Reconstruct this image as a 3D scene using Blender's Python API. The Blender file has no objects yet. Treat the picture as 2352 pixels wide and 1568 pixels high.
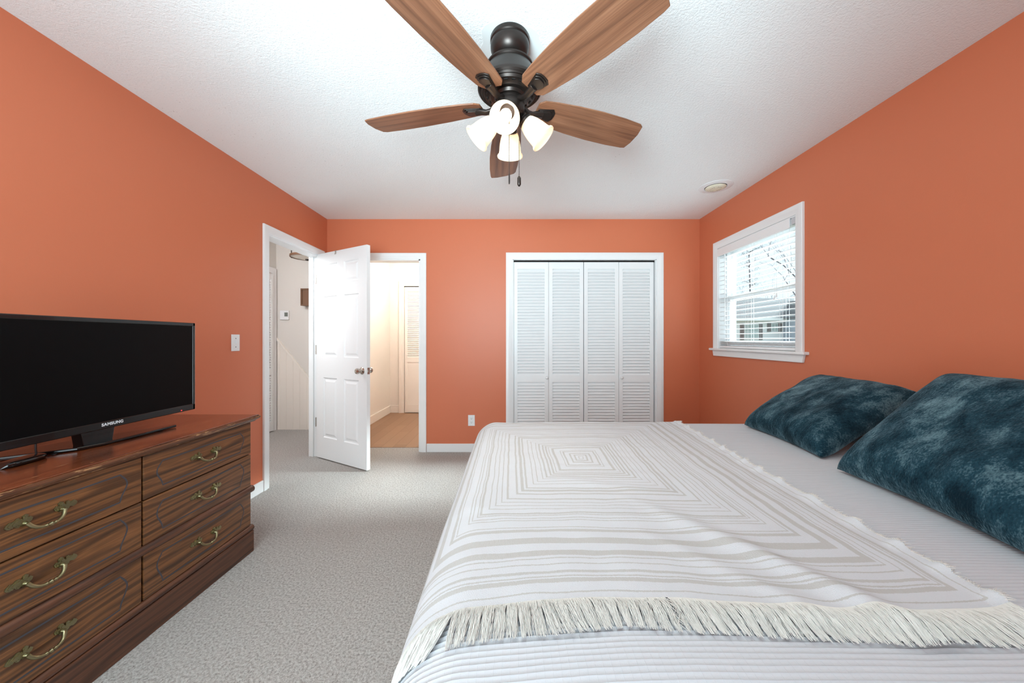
import bpy, bmesh, math, random
from mathutils import Vector, Matrix, noise
random.seed(7)
PI = math.pi
SC = bpy.context.scene
COL = SC.collection

# ------------------------------------------------------------------ camera
F = 810.0                      # focal length in pixels of the 2352 px wide frame
CAMZ = 1.18
cam_d = bpy.data.cameras.new('camera')
cam = bpy.data.objects.new('camera', cam_d)
COL.objects.link(cam)
cam.location = (0, 0, CAMZ)
cam.rotation_euler = (PI / 2, 0, 0)
cam_d.sensor_width = 36.0
cam_d.lens = F / 2352 * 36.0
cam_d.shift_y = -5.0 / 2352
cam_d.clip_start = 0.02
cam_d.clip_end = 500
SC.camera = cam

# ------------------------------------------------------------------ sky, sun, added lamps, exposure
SC.view_settings.view_transform = 'Standard'
SC.view_settings.look = 'None'
SC.view_settings.exposure = 0.70
SC.view_settings.gamma = 1.0
SC.view_settings.use_curve_mapping = False
world = bpy.data.worlds.new('world')
SC.world = world
world.use_nodes = True
_bg = world.node_tree.nodes['Background']
_bg.inputs[0].default_value = (0.73, 0.88, 1.0, 1)
_bg.inputs[1].default_value = 0.84


def lamp(name, kind, loc, rot, energy, color, **kw):
    d = bpy.data.lights.new(name, kind)
    d.energy = energy
    d.color = color
    for k, v in kw.items():
        setattr(d, k, v)
    o = bpy.data.objects.new(name, d)
    o.location = loc
    o.rotation_euler = rot
    COL.objects.link(o)
    return o


def aim(v):
    return Vector(v).to_track_quat('-Z', 'Y').to_euler()


lamp('hazy_sun', 'SUN', (8, 2, 8), aim((-2.9, -0.04, -1.55)), 15.0, (0.84, 0.97, 1.0), angle=math.radians(9))
# unseen fill lamp added behind the camera to brighten walls and closet
lamp('rear_fill', 'AREA', (-0.85, -0.70, 1.02), aim((0.05, 1, 0.08)), 30, (0.70, 0.92, 1.0),
     shape='RECTANGLE', size=1.3, size_y=1.3)
# unseen lamp added beside the camera to brighten the ceiling
lamp('bounce_fill', 'AREA', (-0.7, -0.42, 1.60), aim((0.3, 0.6, 1)), 17, (0.60, 0.88, 0.98), shape='DISK', size=0.5)
lamp('ceiling_fill', 'SPOT', (-0.35, -0.35, 1.45), aim((0.38, 2.7, 1.12)), 225, (0.68, 0.91, 0.98), spot_size=math.radians(78), spot_blend=1.0, shadow_soft_size=0.35)  # added unseen spot lifting the far ceiling and closet side
# ceiling lamp of the bright back room; unseen fill lamp added in the hall
lamp('back_room_lamp', 'POINT', (-1.15, 4.75, 2.30), (0, 0, 0), 27, (1.0, 0.96, 0.89), shadow_soft_size=0.12)
lamp('hall_fill', 'AREA', (-2.55, 2.6, 2.2), aim((0, 0.75, -0.65)), 15, (0.92, 0.97, 1.0), shape='RECTANGLE', size=0.7, size_y=0.5)

# ------------------------------------------------------------------ helpers: objects
def setp(o, label=None, cat=None, group=None, kind=None):
    if label: o['label'] = label
    if cat: o['category'] = cat
    if group: o['group'] = group
    if kind: o['kind'] = kind
    return o


def thing(name, loc, label, cat, group=None, kind=None):
    o = bpy.data.objects.new(name, None)
    o.empty_display_size = 0.05
    o.location = loc
    COL.objects.link(o)
    return setp(o, label, cat, group, kind)


class MB:
    """collects geometry in world coordinates"""
    def __init__(self):
        self.v = []; self.f = []; self.mi = []; self.uv = {}

    def add(self, vs, fs, m=0):
        b = len(self.v)
        self.v.extend([Vector(p) for p in vs])
        for f in fs:
            self.f.append([b + i for i in f]); self.mi.append(m)
        return b

    def box(self, x0, x1, y0, y1, z0, z1, m=0):
        x0, x1 = min(x0, x1), max(x0, x1); y0, y1 = min(y0, y1), max(y0, y1); z0, z1 = min(z0, z1), max(z0, z1)
        self.add([(x0, y0, z0), (x1, y0, z0), (x1, y1, z0), (x0, y1, z0), (x0, y0, z1), (x1, y0, z1), (x1, y1, z1), (x0, y1, z1)],
                 [(0, 3, 2, 1), (4, 5, 6, 7), (0, 1, 5, 4), (1, 2, 6, 5), (2, 3, 7, 6), (3, 0, 4, 7)], m)
        return self

    def lathe(self, prof, c=(0, 0, 0), axis=(0, 0, 1), n=32, m=0, sx=1.0):
        a = Vector(axis).normalized()
        t = Vector((1, 0, 0)) if abs(a.x) < 0.9 else Vector((0, 1, 0))
        e1 = (t - a * t.dot(a)).normalized(); e2 = a.cross(e1)
        c = Vector(c); vs = []; fs = []
        k = len(prof)
        for i in range(n):
            an = 2 * PI * i / n
            d = e1 * (math.cos(an) * sx) + e2 * math.sin(an)
            for r, h in prof:
                vs.append(c + d * r + a * h)
        for i in range(n):
            j = (i + 1) % n
            for q in range(k - 1):
                fs.append((i * k + q, j * k + q, j * k + q + 1, i * k + q + 1))
        self.add(vs, fs, m)
        return self

    def tube(self, path, rad, n=8, m=0, cap=True, flat=1.0, upv=None):
        P = [Vector(p) for p in path]
        R = rad if isinstance(rad, (list, tuple)) else [rad] * len(P)
        vs = []; fs = []
        prev = None
        for i, p in enumerate(P):
            if i == 0: t = P[1] - P[0]
            elif i == len(P) - 1: t = P[-1] - P[-2]
            else: t = P[i + 1] - P[i - 1]
            if t.length < 1e-9: t = Vector((0, 0, 1))
            t.normalize()
            if prev is None:
                q = Vector(upv) if upv is not None else (Vector((0, 0, 1)) if abs(t.z) < 0.9 else Vector((1, 0, 0)))
            else:
                q = prev
            q = (q - t * q.dot(t))
            if q.length < 1e-6: q = t.orthogonal()
            q.normalize(); prev = q
            b = t.cross(q)
            for k in range(n):
                an = 2 * PI * k / n
                vs.append(p + q * (math.cos(an) * R[i]) + b * (math.sin(an) * R[i] * flat))
        for i in range(len(P) - 1):
            for k in range(n):
                k2 = (k + 1) % n
                fs.append((i * n + k, i * n + k2, (i + 1) * n + k2, (i + 1) * n + k))
        if cap:
            fs.append(tuple(range(n - 1, -1, -1)))
            fs.append(tuple((len(P) - 1) * n + k for k in range(n)))
        self.add(vs, fs, m)
        return self

    def prism(self, pts, o, ex, ey, ez, h0, h1, m=0):
        """polygon pts (2-d) in plane o+ex*x+ey*y, extruded along ez from h0 to h1"""
        o, ex, ey, ez = Vector(o), Vector(ex), Vector(ey), Vector(ez)
        n = len(pts)
        vs = [o + ex * x + ey * y + ez * h0 for x, y in pts] + [o + ex * x + ey * y + ez * h1 for x, y in pts]
        fs = [tuple(range(n - 1, -1, -1)), tuple(range(n, 2 * n))]
        for i in range(n):
            j = (i + 1) % n
            fs.append((i, j, n + j, n + i))
        self.add(vs, fs, m)
        return self

    def grid(self, nu, nv, fn, uvfn=None, m=0, wrap=False):
        vs = []
        b = len(self.v)
        for i in range(nu + 1):
            for j in range(nv + 1):
                p = fn(i / nu, j / nv)
                if uvfn: self.uv[b + i * (nv + 1) + j] = uvfn(i / nu, j / nv)
                vs.append(p)
        fs = []
        for i in range(nu):
            for j in range(nv):
                a = i * (nv + 1) + j
                fs.append((a, a + nv + 1, a + nv + 2, a + 1))
        self.add(vs, fs, m)
        return self

    def build(self, name, mats, parent=None, smooth=None, bevel=0.0, seg=2, loc=None, recalc=True, rel=True):
        me = bpy.data.meshes.new(name)
        if parent is not None:
            org = wloc(parent) if rel else Vector((0, 0, 0))
        else:
            org = Vector(loc) if loc is not None else Vector((0, 0, 0))
        me.from_pydata([tuple(p - org) for p in self.v], [], self.f)
        if not isinstance(mats, (list, tuple)): mats = [mats]
        for m in mats: me.materials.append(m)
        if len(mats) > 1:
            me.polygons.foreach_set('material_index', self.mi)
        if self.uv:
            ul = me.uv_layers.new(name='UVMap')
            for lp in me.loops:
                ul.data[lp.index].uv = self.uv.get(lp.vertex_index, (0, 0))
        if recalc or smooth is not None:
            bm = bmesh.new(); bm.from_mesh(me)
            if recalc: bmesh.ops.recalc_face_normals(bm, faces=bm.faces)
            if smooth is not None:
                lim = math.radians(smooth)
                for f in bm.faces: f.smooth = True
                for e in bm.edges:
                    if len(e.link_faces) == 2 and e.calc_face_angle(0) > lim: e.smooth = False
            bm.to_mesh(me); bm.free()
        me.update()
        o = bpy.data.objects.new(name, me)
        COL.objects.link(o)
        if parent is not None:
            o.parent = parent
        else:
            o.location = org
        if bevel > 0:
            mo = o.modifiers.new('bevel', 'BEVEL'); mo.width = bevel; mo.segments = seg; mo.limit_method = 'ANGLE'; mo.angle_limit = math.radians(40)
            mo.harden_normals = False
        return o


def wloc(o):
    p = Vector((0, 0, 0))
    while o is not None:
        p += o.location; o = o.parent
    return p


# ------------------------------------------------------------------ helpers: materials
def srgb(r, g, b):
    def c(x):
        x /= 255.0
        return x / 12.92 if x <= 0.04045 else ((x + 0.055) / 1.055) ** 2.4
    return (c(r), c(g), c(b), 1)


class NT:
    def __init__(self, name):
        self.m = bpy.data.materials.new(name); self.m.use_nodes = True
        self.t = self.m.node_tree; self.b = self.t.nodes['Principled BSDF']; self.out = self.t.nodes['Material Output']

    def n(self, typ, **kw):
        nd = self.t.nodes.new('ShaderNode' + typ)
        for k, v in kw.items():
            if k.startswith('i_'):
                key = k[2:]
                nd.inputs[int(key) if key.isdigit() else key.replace('_', ' ')].default_value = v
            else: setattr(nd, k, v)
        return nd

    def l(self, a, b): self.t.links.new(a, b)

    def math(self, op, a, b=None, c=None):
        nd = self.n('Math', operation=op)
        for i, x in enumerate((a, b, c)):
            if x is None: continue
            if isinstance(x, (int, float)): nd.inputs[i].default_value = x
            else: self.l(x, nd.inputs[i])
        return nd.outputs[0]

    def mix(self, fac, a, b, blend='MIX'):
        nd = self.n('Mix', data_type='RGBA', blend_type=blend)
        for i, x in ((0, fac), (6, a), (7, b)):
            if isinstance(x, (int, float, tuple)): nd.inputs[i].default_value = x
            else: self.l(x, nd.inputs[i])
        return nd.outputs[2]

    def ramp(self, fac, stops, interp='LINEAR'):
        nd = self.n('ValToRGB'); cr = nd.color_ramp; cr.interpolation = interp
        while len(cr.elements) < len(stops): cr.elements.new(0.5)
        for e, (p, c) in zip(cr.elements, stops):
            e.position = p; e.color = c if isinstance(c, tuple) else (c, c, c, 1)
        self.l(fac, nd.inputs[0])
        return nd.outputs[0]

    def coords(self, kind='Object', scale=(1, 1, 1), rot=(0, 0, 0)):
        tc = self.n('TexCoord'); mp = self.n('Mapping'); mp.inputs['Scale'].default_value = scale; mp.inputs['Rotation'].default_value = rot
        self.l(tc.outputs[kind], mp.inputs[0])
        return mp.outputs[0]

    def noise(self, vec, scale, detail=2.0, rough=0.5, dist=0.0):
        nd = self.n('TexNoise'); nd.inputs['Scale'].default_value = scale; nd.inputs['Detail'].default_value = detail
        nd.inputs['Roughness'].default_value = rough; nd.inputs['Distortion'].default_value = dist
        self.l(vec, nd.inputs['Vector'])
        return nd.outputs[0]

    def bump(self, h, strength, dist, prev=None):
        nd = self.n('Bump'); nd.inputs['Strength'].default_value = strength; nd.inputs['Distance'].default_value = dist
        self.l(h, nd.inputs['Height'])
        if prev is not None: self.l(prev, nd.inputs['Normal'])
        return nd.outputs[0]

    def set(self, **kw):
        for k, v in kw.items():
            key = k.replace('_', ' ')
            if isinstance(v, (int, float, tuple)): self.b.inputs[key].default_value = v
            else: self.l(v, self.b.inputs[key])
        return self


def plain(name, col, rough=0.5, metal=0.0, spec=0.5, coat=0.0, emit=None, es=0.0, mottle=0.0):
    t = NT(name)
    t.set(Base_Color=col, Roughness=rough, Metallic=metal, Specular_IOR_Level=spec, Coat_Weight=coat)
    v = t.coords('Object')
    if mottle:
        f = t.noise(v, 6.0, 4)
        t.set(Base_Color=t.mix(t.math('MULTIPLY', f, mottle), col, tuple(c * 0.75 for c in col[:3]) + (1,)))
    else:
        f = t.noise(v, 40.0, 2)
        r = t.math('MULTIPLY_ADD', f, 0.06, rough - 0.03)
        t.set(Roughness=r)
    if emit: t.set(Emission_Color=emit, Emission_Strength=es)
    return t.m


def wall_paint():
    t = NT('terracotta_wall_paint')
    v = t.coords('Object')
    f = t.noise(v, 1.6, 3)
    base = t.mix(f, srgb(208, 117, 83), srgb(211, 121, 87))
    h = t.noise(v, 240, 3, 0.6)
    t.set(Base_Color=base, Roughness=0.42, Specular_IOR_Level=0.35, Normal=t.bump(h, 0.12, 0.002))
    return t.m


def ceiling_paint():
    t = NT('stippled_ceiling_paint')
    v = t.coords('Object')
    h = t.noise(v, 95, 4, 0.65)
    h2 = t.noise(v, 260, 2, 0.5)
    hh = t.math('ADD', t.math('MULTIPLY', h, 1.0), t.math('MULTIPLY', h2, 0.35))
    dirt = t.ramp(t.noise(v, 110, 2), [(0.0, 0), (0.70, 0), (0.76, 1), (1, 1)])
    zone = t.ramp(t.noise(v, 0.9, 2), [(0.45, 0), (0.6, 1)])
    base = t.mix(t.math('MULTIPLY', t.math('MULTIPLY', dirt, zone), 0.45), srgb(243, 244, 244), srgb(120, 112, 100))
    t.set(Base_Color=base, Roughness=0.9, Specular_IOR_Level=0.2, Normal=t.bump(hh, 0.55, 0.006))
    return t.m


def carpet():
    t = NT('shag_carpet')
    v = t.coords('Object')
    n1 = t.noise(v, 105, 4, 0.75)
    n2 = t.noise(v, 7, 4, 0.6)
    n3 = t.noise(t.coords('Object', (1, 1, 1)), 1.1, 3)
    c = t.ramp(n1, [(0.30, srgb(120, 108, 102)), (0.45, srgb(194, 187, 181)), (0.60, srgb(232, 228, 223))])
    c = t.mix(t.math('MULTIPLY', n2, 0.22), c, srgb(176, 164, 157))
    c = t.mix(t.ramp(n3, [(0.5, 0), (0.75, 0.16)]), c, srgb(160, 140, 132))
    h = t.math('ADD', n1, t.math('MULTIPLY', n2, 0.5))
    t.set(Base_Color=c, Roughness=1.0, Specular_IOR_Level=0.05, Sheen_Weight=0.25, Sheen_Roughness=0.5, Normal=t.bump(h, 1.0, 0.018))
    return t.m


def trim_white():
    t = NT('white_trim_paint')
    v = t.coords('Object')
    t.set(Base_Color=srgb(240, 241, 242), Roughness=0.35, Specular_IOR_Level=0.4, Normal=t.bump(t.noise(v, 60, 2), 0.04, 0.001))
    return t.m


def dresser_wood(name, dark, mid, light, axis='Y', coat=0.25, scratch=0.0, shift=0.0, rough=0.38):
    """grain along world Y (object x across)"""
    t = NT(name)
    tc = t.n('TexCoord'); oi = t.n('ObjectInfo')
    ad = t.n('VectorMath', operation='ADD')
    t.l(tc.outputs['Object'], ad.inputs[0])
    cm = t.n('CombineXYZ')
    t.l(t.math('MULTIPLY', oi.outputs['Random'], 0.9), cm.inputs[2]); t.l(t.math('MULTIPLY', oi.outputs['Random'], 7.3), cm.inputs[1])
    t.l(cm.outputs[0], ad.inputs[1])
    mp = t.n('Mapping')
    mp.inputs['Scale'].default_value = {'Y': (1, 0.16, 1), 'X': (0.16, 1, 1)}[axis]
    t.l(ad.outputs[0], mp.inputs[0])
    w = t.n('TexWave', wave_type='BANDS', bands_direction='Z' if axis == 'Y' else 'Y', wave_profile='SIN')
    w.inputs['Scale'].default_value = 7.5; w.inputs['Distortion'].default_value = 11.0; w.inputs['Detail'].default_value = 2.0
    w.inputs['Detail Scale'].default_value = 1.3; w.inputs['Detail Roughness'].default_value = 0.5
    t.l(mp.outputs[0], w.inputs[0])
    mp0 = t.n('Mapping'); mp0.inputs['Scale'].default_value = {'Y': (30, 1.6, 46), 'X': (1.6, 46, 30)}[axis]
    t.l(ad.outputs[0], mp0.inputs[0])
    stv = t.noise(mp0.outputs[0], 1.0, 4, 0.62, 0.3)
    gr = t.math('ADD', t.math('MULTIPLY', w.outputs[1], 0.45), t.math('MULTIPLY', stv, 0.62))
    c = t.ramp(gr, [(0.22, dark), (0.42, mid), (0.62, light), (0.86, mid)])
    mp2 = t.n('Mapping'); mp2.inputs['Scale'].default_value = {'Y': (60, 3.0, 160), 'X': (3.0, 160, 60)}[axis]
    t.l(ad.outputs[0], mp2.inputs[0])
    pores = t.ramp(t.noise(mp2.outputs[0], 1.6, 3, 0.6), [(0.40, 1), (0.56, 0)])
    c = t.mix(t.math('MULTIPLY', pores, 0.45), c, dark)
    if scratch:
        mp3 = t.n('Mapping'); mp3.inputs['Scale'].default_value = {'Y': (70, 9, 70), 'X': (9, 70, 70)}[axis]
        t.l(tc.outputs['Object'], mp3.inputs[0])
        s = t.ramp(t.noise(mp3.outputs[0], 1.0, 4, 0.7), [(0.0, 0), (1 - scratch - 0.03, 0), (1 - scratch, 1)])
        c = t.mix(t.math('MULTIPLY', s, 0.8), c, srgb(196, 150, 104))
    t.set(Base_Color=c, Roughness=rough, Specular_IOR_Level=0.45, Coat_Weight=coat, Coat_Roughness=0.22)
    return t.m


def blade_wood():
    t = NT('walnut_fan_blade')
    tc = t.n('TexCoord'); oi = t.n('ObjectInfo')
    ad = t.n('VectorMath', operation='ADD'); t.l(tc.outputs['Object'], ad.inputs[0])
    cm = t.n('CombineXYZ'); t.l(t.math('MULTIPLY', oi.outputs['Random'], 5), cm.inputs[0]); t.l(t.math('MULTIPLY', oi.outputs['Random'], 3), cm.inputs[1])
    t.l(cm.outputs[0], ad.inputs[1])
    mp = t.n('Mapping'); mp.inputs['Scale'].default_value = (1.2, 26, 2); t.l(ad.outputs[0], mp.inputs[0])
    a = t.noise(mp.outputs[0], 1.0, 5, 0.6, 0.5)
    mp2 = t.n('Mapping'); mp2.inputs['Scale'].default_value = (4, 220, 10); t.l(ad.outputs[0], mp2.inputs[0])
    b = t.noise(mp2.outputs[0], 1.0, 3, 0.6)
    c = t.ramp(a, [(0.28, srgb(90, 58, 42)), (0.48, srgb(130, 86, 62)), (0.7, srgb(148, 102, 76))])
    c = t.mix(t.math('MULTIPLY', t.ramp(b, [(0.4, 1), (0.6, 0)]), 0.35), c, srgb(84, 48, 34))
    t.set(Base_Color=c, Roughness=0.42, Specular_IOR_Level=0.4)
    return t.m


def plank_floor():
    t = NT('oak_plank_floor')
    v = t.coords('Object', rot=(0, 0, PI / 2))
    bk = t.n('TexBrick'); bk.inputs['Scale'].default_value = 1.0
    bk.inputs['Color1'].default_value = srgb(158, 124, 96); bk.inputs['Color2'].default_value = srgb(142, 108, 82); bk.inputs['Mortar'].default_value = srgb(96, 66, 45)
    bk.inputs['Mortar Size'].default_value = 0.0016; bk.inputs['Brick Width'].default_value = 0.9; bk.inputs['Row Height'].default_value = 0.13
    bk.offset = 0.37
    t.l(v, bk.inputs['Vector'])
    g = t.noise(t.coords('Object', (60, 3, 1)), 1.0, 4, 0.6)
    c = t.mix(t.math('MULTIPLY', g, 0.35), bk.outputs[0], srgb(140, 98, 66))
    t.set(Base_Color=c, Roughness=0.38)
    return t.m


def velvet():
    t = NT('teal_plush_velvet')
    v = t.coords('Object')
    n = t.noise(t.coords('Object', (1.0, 1.7, 1)), 7.0, 7, 0.68, 0.25)
    fine = t.noise(t.coords('Object', (1.0, 1.7, 1)), 150, 3, 0.6)
    nap = t.math('ADD', n, t.math('MULTIPLY_ADD', fine, 0.36, -0.18))
    c = t.ramp(nap, [(0.34, srgb(10, 30, 40)), (0.52, srgb(32, 60, 72)), (0.74, srgb(104, 132, 140))])
    sh = t.ramp(nap, [(0.38, 0.25), (0.68, 1.0)])
    hb = t.math('ADD', t.noise(t.coords('Object', (1, 2.2, 1)), 60, 3), t.math('MULTIPLY', fine, 0.6))
    t.set(Base_Color=c, Roughness=0.95, Specular_IOR_Level=0.08, Sheen_Weight=sh, Sheen_Roughness=0.35, Sheen_Tint=srgb(150, 180, 190),
          Normal=t.bump(hb, 0.55, 0.006))
    return t.m


def coverlet_cloth():
    t = NT('white_ribbed_coverlet')
    tc = t.n('TexCoord'); sep = t.n('SeparateXYZ'); t.l(tc.outputs['UV'], sep.inputs[0])
    wob = t.noise(tc.outputs['UV'], 9, 3)
    vv = t.math('MULTIPLY_ADD', wob, 0.006, sep.outputs[1])
    uu = t.math('MULTIPLY_ADD', wob, 0.006, sep.outputs[0])
    s = t.math('ABSOLUTE', t.math('SINE', t.math('MULTIPLY', vv, PI / 0.0102)))
    k = t.math('ABSOLUTE', t.math('SINE', t.math('MULTIPLY', uu, PI / 0.0125)))
    k = t.math('MINIMUM', t.math('MULTIPLY', k, 4.0), 1.0)
    h = t.math('ADD', t.math('POWER', s, 0.7), t.math('MULTIPLY', k, 0.10))
    fine = t.noise(tc.outputs['UV'], 420, 2)
    h = t.math('ADD', h, t.math('MULTIPLY', fine, 0.12))
    t.set(Base_Color=srgb(200, 203, 208), Roughness=0.9, Specular_IOR_Level=0.15, Sheen_Weight=0.1, Normal=t.bump(h, 0.65, 0.0026))
    return t.m


ZT = 0.70
CU, CV = 0.2765, 1.396          # middle of the throw's square pattern


def throw_cloth():
    t = NT('striped_cotton_throw')
    def yv(py): return CV - (CAMZ - ZT) * F / (py - 779.0)
    st = [(v * 0.1594 + 980, w * 0.1594 + 980) for v, w in
          [(497, 504), (518, 527), (546, 555), (583, 592), (602, 611), (648, 668), (684, 692), (702, 716), (728, 741), (763, 773), (793, 804), (833, 843), (868, 879),
           (922, 942), (956, 976), (1003, 1021), (1083, 1100), (1133, 1143), (1183, 1193), (1228, 1239), (1293, 1306), (1323, 1333)]]
    st += [(1180 + a / 6.03, 1180 + b / 6.03) for a, b in
           [(108, 118), (138, 152), (238, 250), (273, 306), (383, 393), (408, 477), (588, 660), (693, 716), (783, 801), (873, 912), (963, 975), (999, 1046), (1168, 1191)]]
    st = [(yv(a), yv(b)) for a, b in st]
    tc = t.n('TexCoord'); sep = t.n('SeparateXYZ'); t.l(tc.outputs['UV'], sep.inputs[0])
    wob = t.noise(tc.outputs['UV'], 7, 3)
    wb = t.math('MULTIPLY_ADD', wob, 0.012, -0.006)
    au = t.math('ABSOLUTE', t.math('ADD', sep.outputs[0], wb)); av = t.math('ABSOLUTE', t.math('ADD', sep.outputs[1], wb))
    right = t.math('GREATER_THAN', sep.outputs[0], 0.0)
    d = t.math('MAXIMUM', t.math('MULTIPLY', au, 1.24), av)
    fine = t.noise(tc.outputs['UV'], 300, 2, 0.7)
    d = t.math('ADD', d, t.math('MULTIPLY_ADD', fine, 0.005, -0.0025))
    tot = None
    for g in range(0, len(st), 14):
        stops = [(0.0, 0)]
        for a, b in st[g:g + 14]:
            stops += [(max(a, 0.0001), 1), (b, 0)]
        r = t.ramp(d, stops, 'CONSTANT')
        tot = r if tot is None else t.mix(1.0, tot, r, 'ADD')
    thr = t.noise(t.coords('UV', (520, 60, 1)), 1.0, 2)
    fac = t.math('MULTIPLY', tot, t.math('MULTIPLY_ADD', thr, 0.5, 0.55))
    c = t.mix(fac, srgb(208, 210, 214), srgb(182, 180, 176))
    wv = t.noise(tc.outputs['UV'], 520, 2, 0.6)
    h = t.math('ADD', wv, t.math('MULTIPLY', tot, -0.5))
    t.set(Base_Color=c, Roughness=0.95, Specular_IOR_Level=0.1, Sheen_Weight=0.15, Normal=t.bump(h, 0.65, 0.0026))
    return t.m


def shade_glass():
    t = NT('lit_frosted_shade')
    v = t.coords('Object')
    t.set(Base_Color=srgb(250, 236, 214), Roughness=0.35, Emission_Color=(1.0, 0.80, 0.55, 1), Emission_Strength=t.math('MULTIPLY_ADD', t.noise(v, 12, 2), 0.08, 0.16))
    tr = t.n('BsdfTranslucent'); tr.inputs[0].default_value = (1.0, 0.9, 0.76, 1)
    mx = t.n('MixShader'); mx.inputs[0].default_value = 0.45
    t.l(t.b.outputs[0], mx.inputs[1]); t.l(tr.outputs[0], mx.inputs[2]); t.l(mx.outputs[0], t.out.inputs[0])
    return t.m


def window_glass():
    t = NT('window_glass')
    tr = t.n('BsdfTransparent'); tr.inputs[0].default_value = (0.97, 0.985, 0.98, 1)
    gl = t.n('BsdfGlossy'); gl.inputs['Roughness'].default_value = 0.02
    mx = t.n('MixShader'); mx.inputs[0].default_value = 0.05; t.l(tr.outputs[0], mx.inputs[1]); t.l(gl.outputs[0], mx.inputs[2])
    t.l(mx.outputs[0], t.out.inputs[0])
    return t.m


M = {}
M['wall'] = wall_paint(); M['ceiling'] = ceiling_paint(); M['carpet'] = carpet(); M['trim'] = trim_white()
M['hallwall'] = plain('warm_grey_hall_paint', srgb(222, 218, 212), 0.7, mottle=0.05)
M['roomwall'] = plain('cream_room_paint', srgb(240, 235, 226), 0.7, mottle=0.05)
M['bead'] = plain('cream_beadboard_paint', srgb(240, 233, 224), 0.5)
M['planks'] = plank_floor()
M['drawer'] = dresser_wood('walnut_drawer_front', srgb(60, 37, 21), srgb(104, 66, 36), srgb(136, 89, 50))
M['case'] = dresser_wood('walnut_dresser_case', srgb(54, 31, 21), srgb(90, 54, 35), srgb(104, 64, 42), rough=0.42)
M['top'] = dresser_wood('red_walnut_dresser_top', srgb(62, 28, 14), srgb(108, 52, 28), srgb(132, 70, 38), coat=0.7, scratch=0.315, rough=0.25)
M['edge'] = dresser_wood('worn_walnut_edge', srgb(62, 36, 22), srgb(104, 62, 38), srgb(120, 74, 46), scratch=0.40, rough=0.4)
M['groove'] = plain('dark_groove_paint', srgb(66, 66, 72), 0.5)
M['dark'] = plain('dark_void', srgb(20, 16, 13), 0.9)
M['brass'] = plain('antique_brass', srgb(150, 143, 110), 0.33, 1.0)
M['bronze'] = plain('oil_rubbed_bronze', srgb(54, 46, 43), 0.36, 0.75, 0.5)
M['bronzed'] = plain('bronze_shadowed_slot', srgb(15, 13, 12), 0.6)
M['blade'] = blade_wood()
M['shade'] = shade_glass()
M['bulb'] = plain('lit_bulb', (1, 0.9, 0.75, 1), 0.4, emit=(1.0, 0.94, 0.84, 1), es=3.4)
M['black'] = plain('black_gloss_plastic', srgb(10, 10, 12), 0.18, coat=0.3)
M['screen'] = plain('matte_black_screen', srgb(4, 4, 5), 0.36, spec=0.12)
M['silver'] = plain('silver_lettering', srgb(222, 224, 228), 0.35)
M['red'] = plain('red_standby_light', (0.6, 0.01, 0.01, 1), 0.4, emit=(1, 0.02, 0.02, 1), es=2.5)
M['chrome'] = plain('satin_nickel', srgb(196, 190, 182), 0.22, 1.0)
M['plastic'] = plain('white_plastic', srgb(236, 238, 240), 0.35)
M['hole'] = plain('dark_slot', srgb(70, 70, 74), 0.6)
M['lcd'] = plain('grey_display', srgb(112, 118, 112), 0.3)
M['velvet'] = velvet(); M['coverlet'] = coverlet_cloth(); M['throw'] = throw_cloth()
def fringe_cotton():
    t = NT('cream_cotton_fringe')
    t.set(Base_Color=t.mix(t.noise(t.coords('Object'), 30, 2), srgb(236, 232, 226), srgb(246, 243, 238)), Roughness=0.95, Specular_IOR_Level=0.1)
    tr = t.n('BsdfTranslucent'); tr.inputs[0].default_value = srgb(244, 242, 238)
    mx = t.n('MixShader'); mx.inputs[0].default_value = 0.15
    t.l(t.b.outputs[0], mx.inputs[1]); t.l(tr.outputs[0], mx.inputs[2]); t.l(mx.outputs[0], t.out.inputs[0])
    return t.m
M['fringe'] = fringe_cotton()
M['mattress'] = plain('white_ticking', srgb(232, 232, 232), 0.9, mottle=0.1)
M['blind'] = plain('white_blind_slat', srgb(243, 243, 244), 0.4)
M['cord'] = plain('white_cord', srgb(236, 236, 236), 0.7)
M['glass'] = window_glass()
M['vent'] = plain('cream_vent_enamel', srgb(232, 226, 204), 0.4, mottle=0.25)
M['shelfwood'] = plain('brown_shelf_wood', srgb(120, 86, 62), 0.5, mottle=0.6)
M['ringwood'] = plain('brown_lamp_ring', srgb(120, 84, 60), 0.5, mottle=0.5)
M['frost'] = plain('frosted_lamp_panel', srgb(226, 222, 212), 0.4)
M['siding'] = plain('white_siding', srgb(240, 241, 244), 0.7, mottle=0.05)
M['greyside'] = plain('blue_grey_siding', srgb(168, 176, 190), 0.7, mottle=0.1)
M['roof'] = plain('grey_shingle_roof', srgb(84, 84, 86), 0.9, mottle=0.3)
M['shutter'] = plain('taupe_shutter', srgb(120, 112, 112), 0.7)
M['paneout'] = plain('pale_reflecting_pane', srgb(176, 190, 190), 0.15)
M['bark'] = plain('grey_bark', srgb(92, 86, 90), 0.9, mottle=0.5)
M['needles'] = plain('pine_needles', srgb(84, 96, 84), 0.8, mottle=0.5)
M['lawn'] = plain('winter_lawn', srgb(110, 108, 84), 0.95, mottle=0.6)
M['patch'] = plain('smooth_ceiling_patch', srgb(230, 230, 229), 0.85)


def structure(o, label, cat):
    return setp(o, label, cat, None, 'structure')


# ------------------------------------------------------------------ room shell
XL, XR, YB, YR, ZC = -1.94, 1.968, 3.70, -0.74, 2.44
D1A, D1B = 2.80, 3.575            # doorway in the left wall (Y)
O2A, O2B = -1.72, -0.96           # opening in the back wall (X)
CA, CB = 0.005, 1.518             # closet opening (X)
WY0, WY1, WZ0, WZ1 = 2.435, 3.365, 1.095, 2.045
HEAD = 2.025

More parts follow.
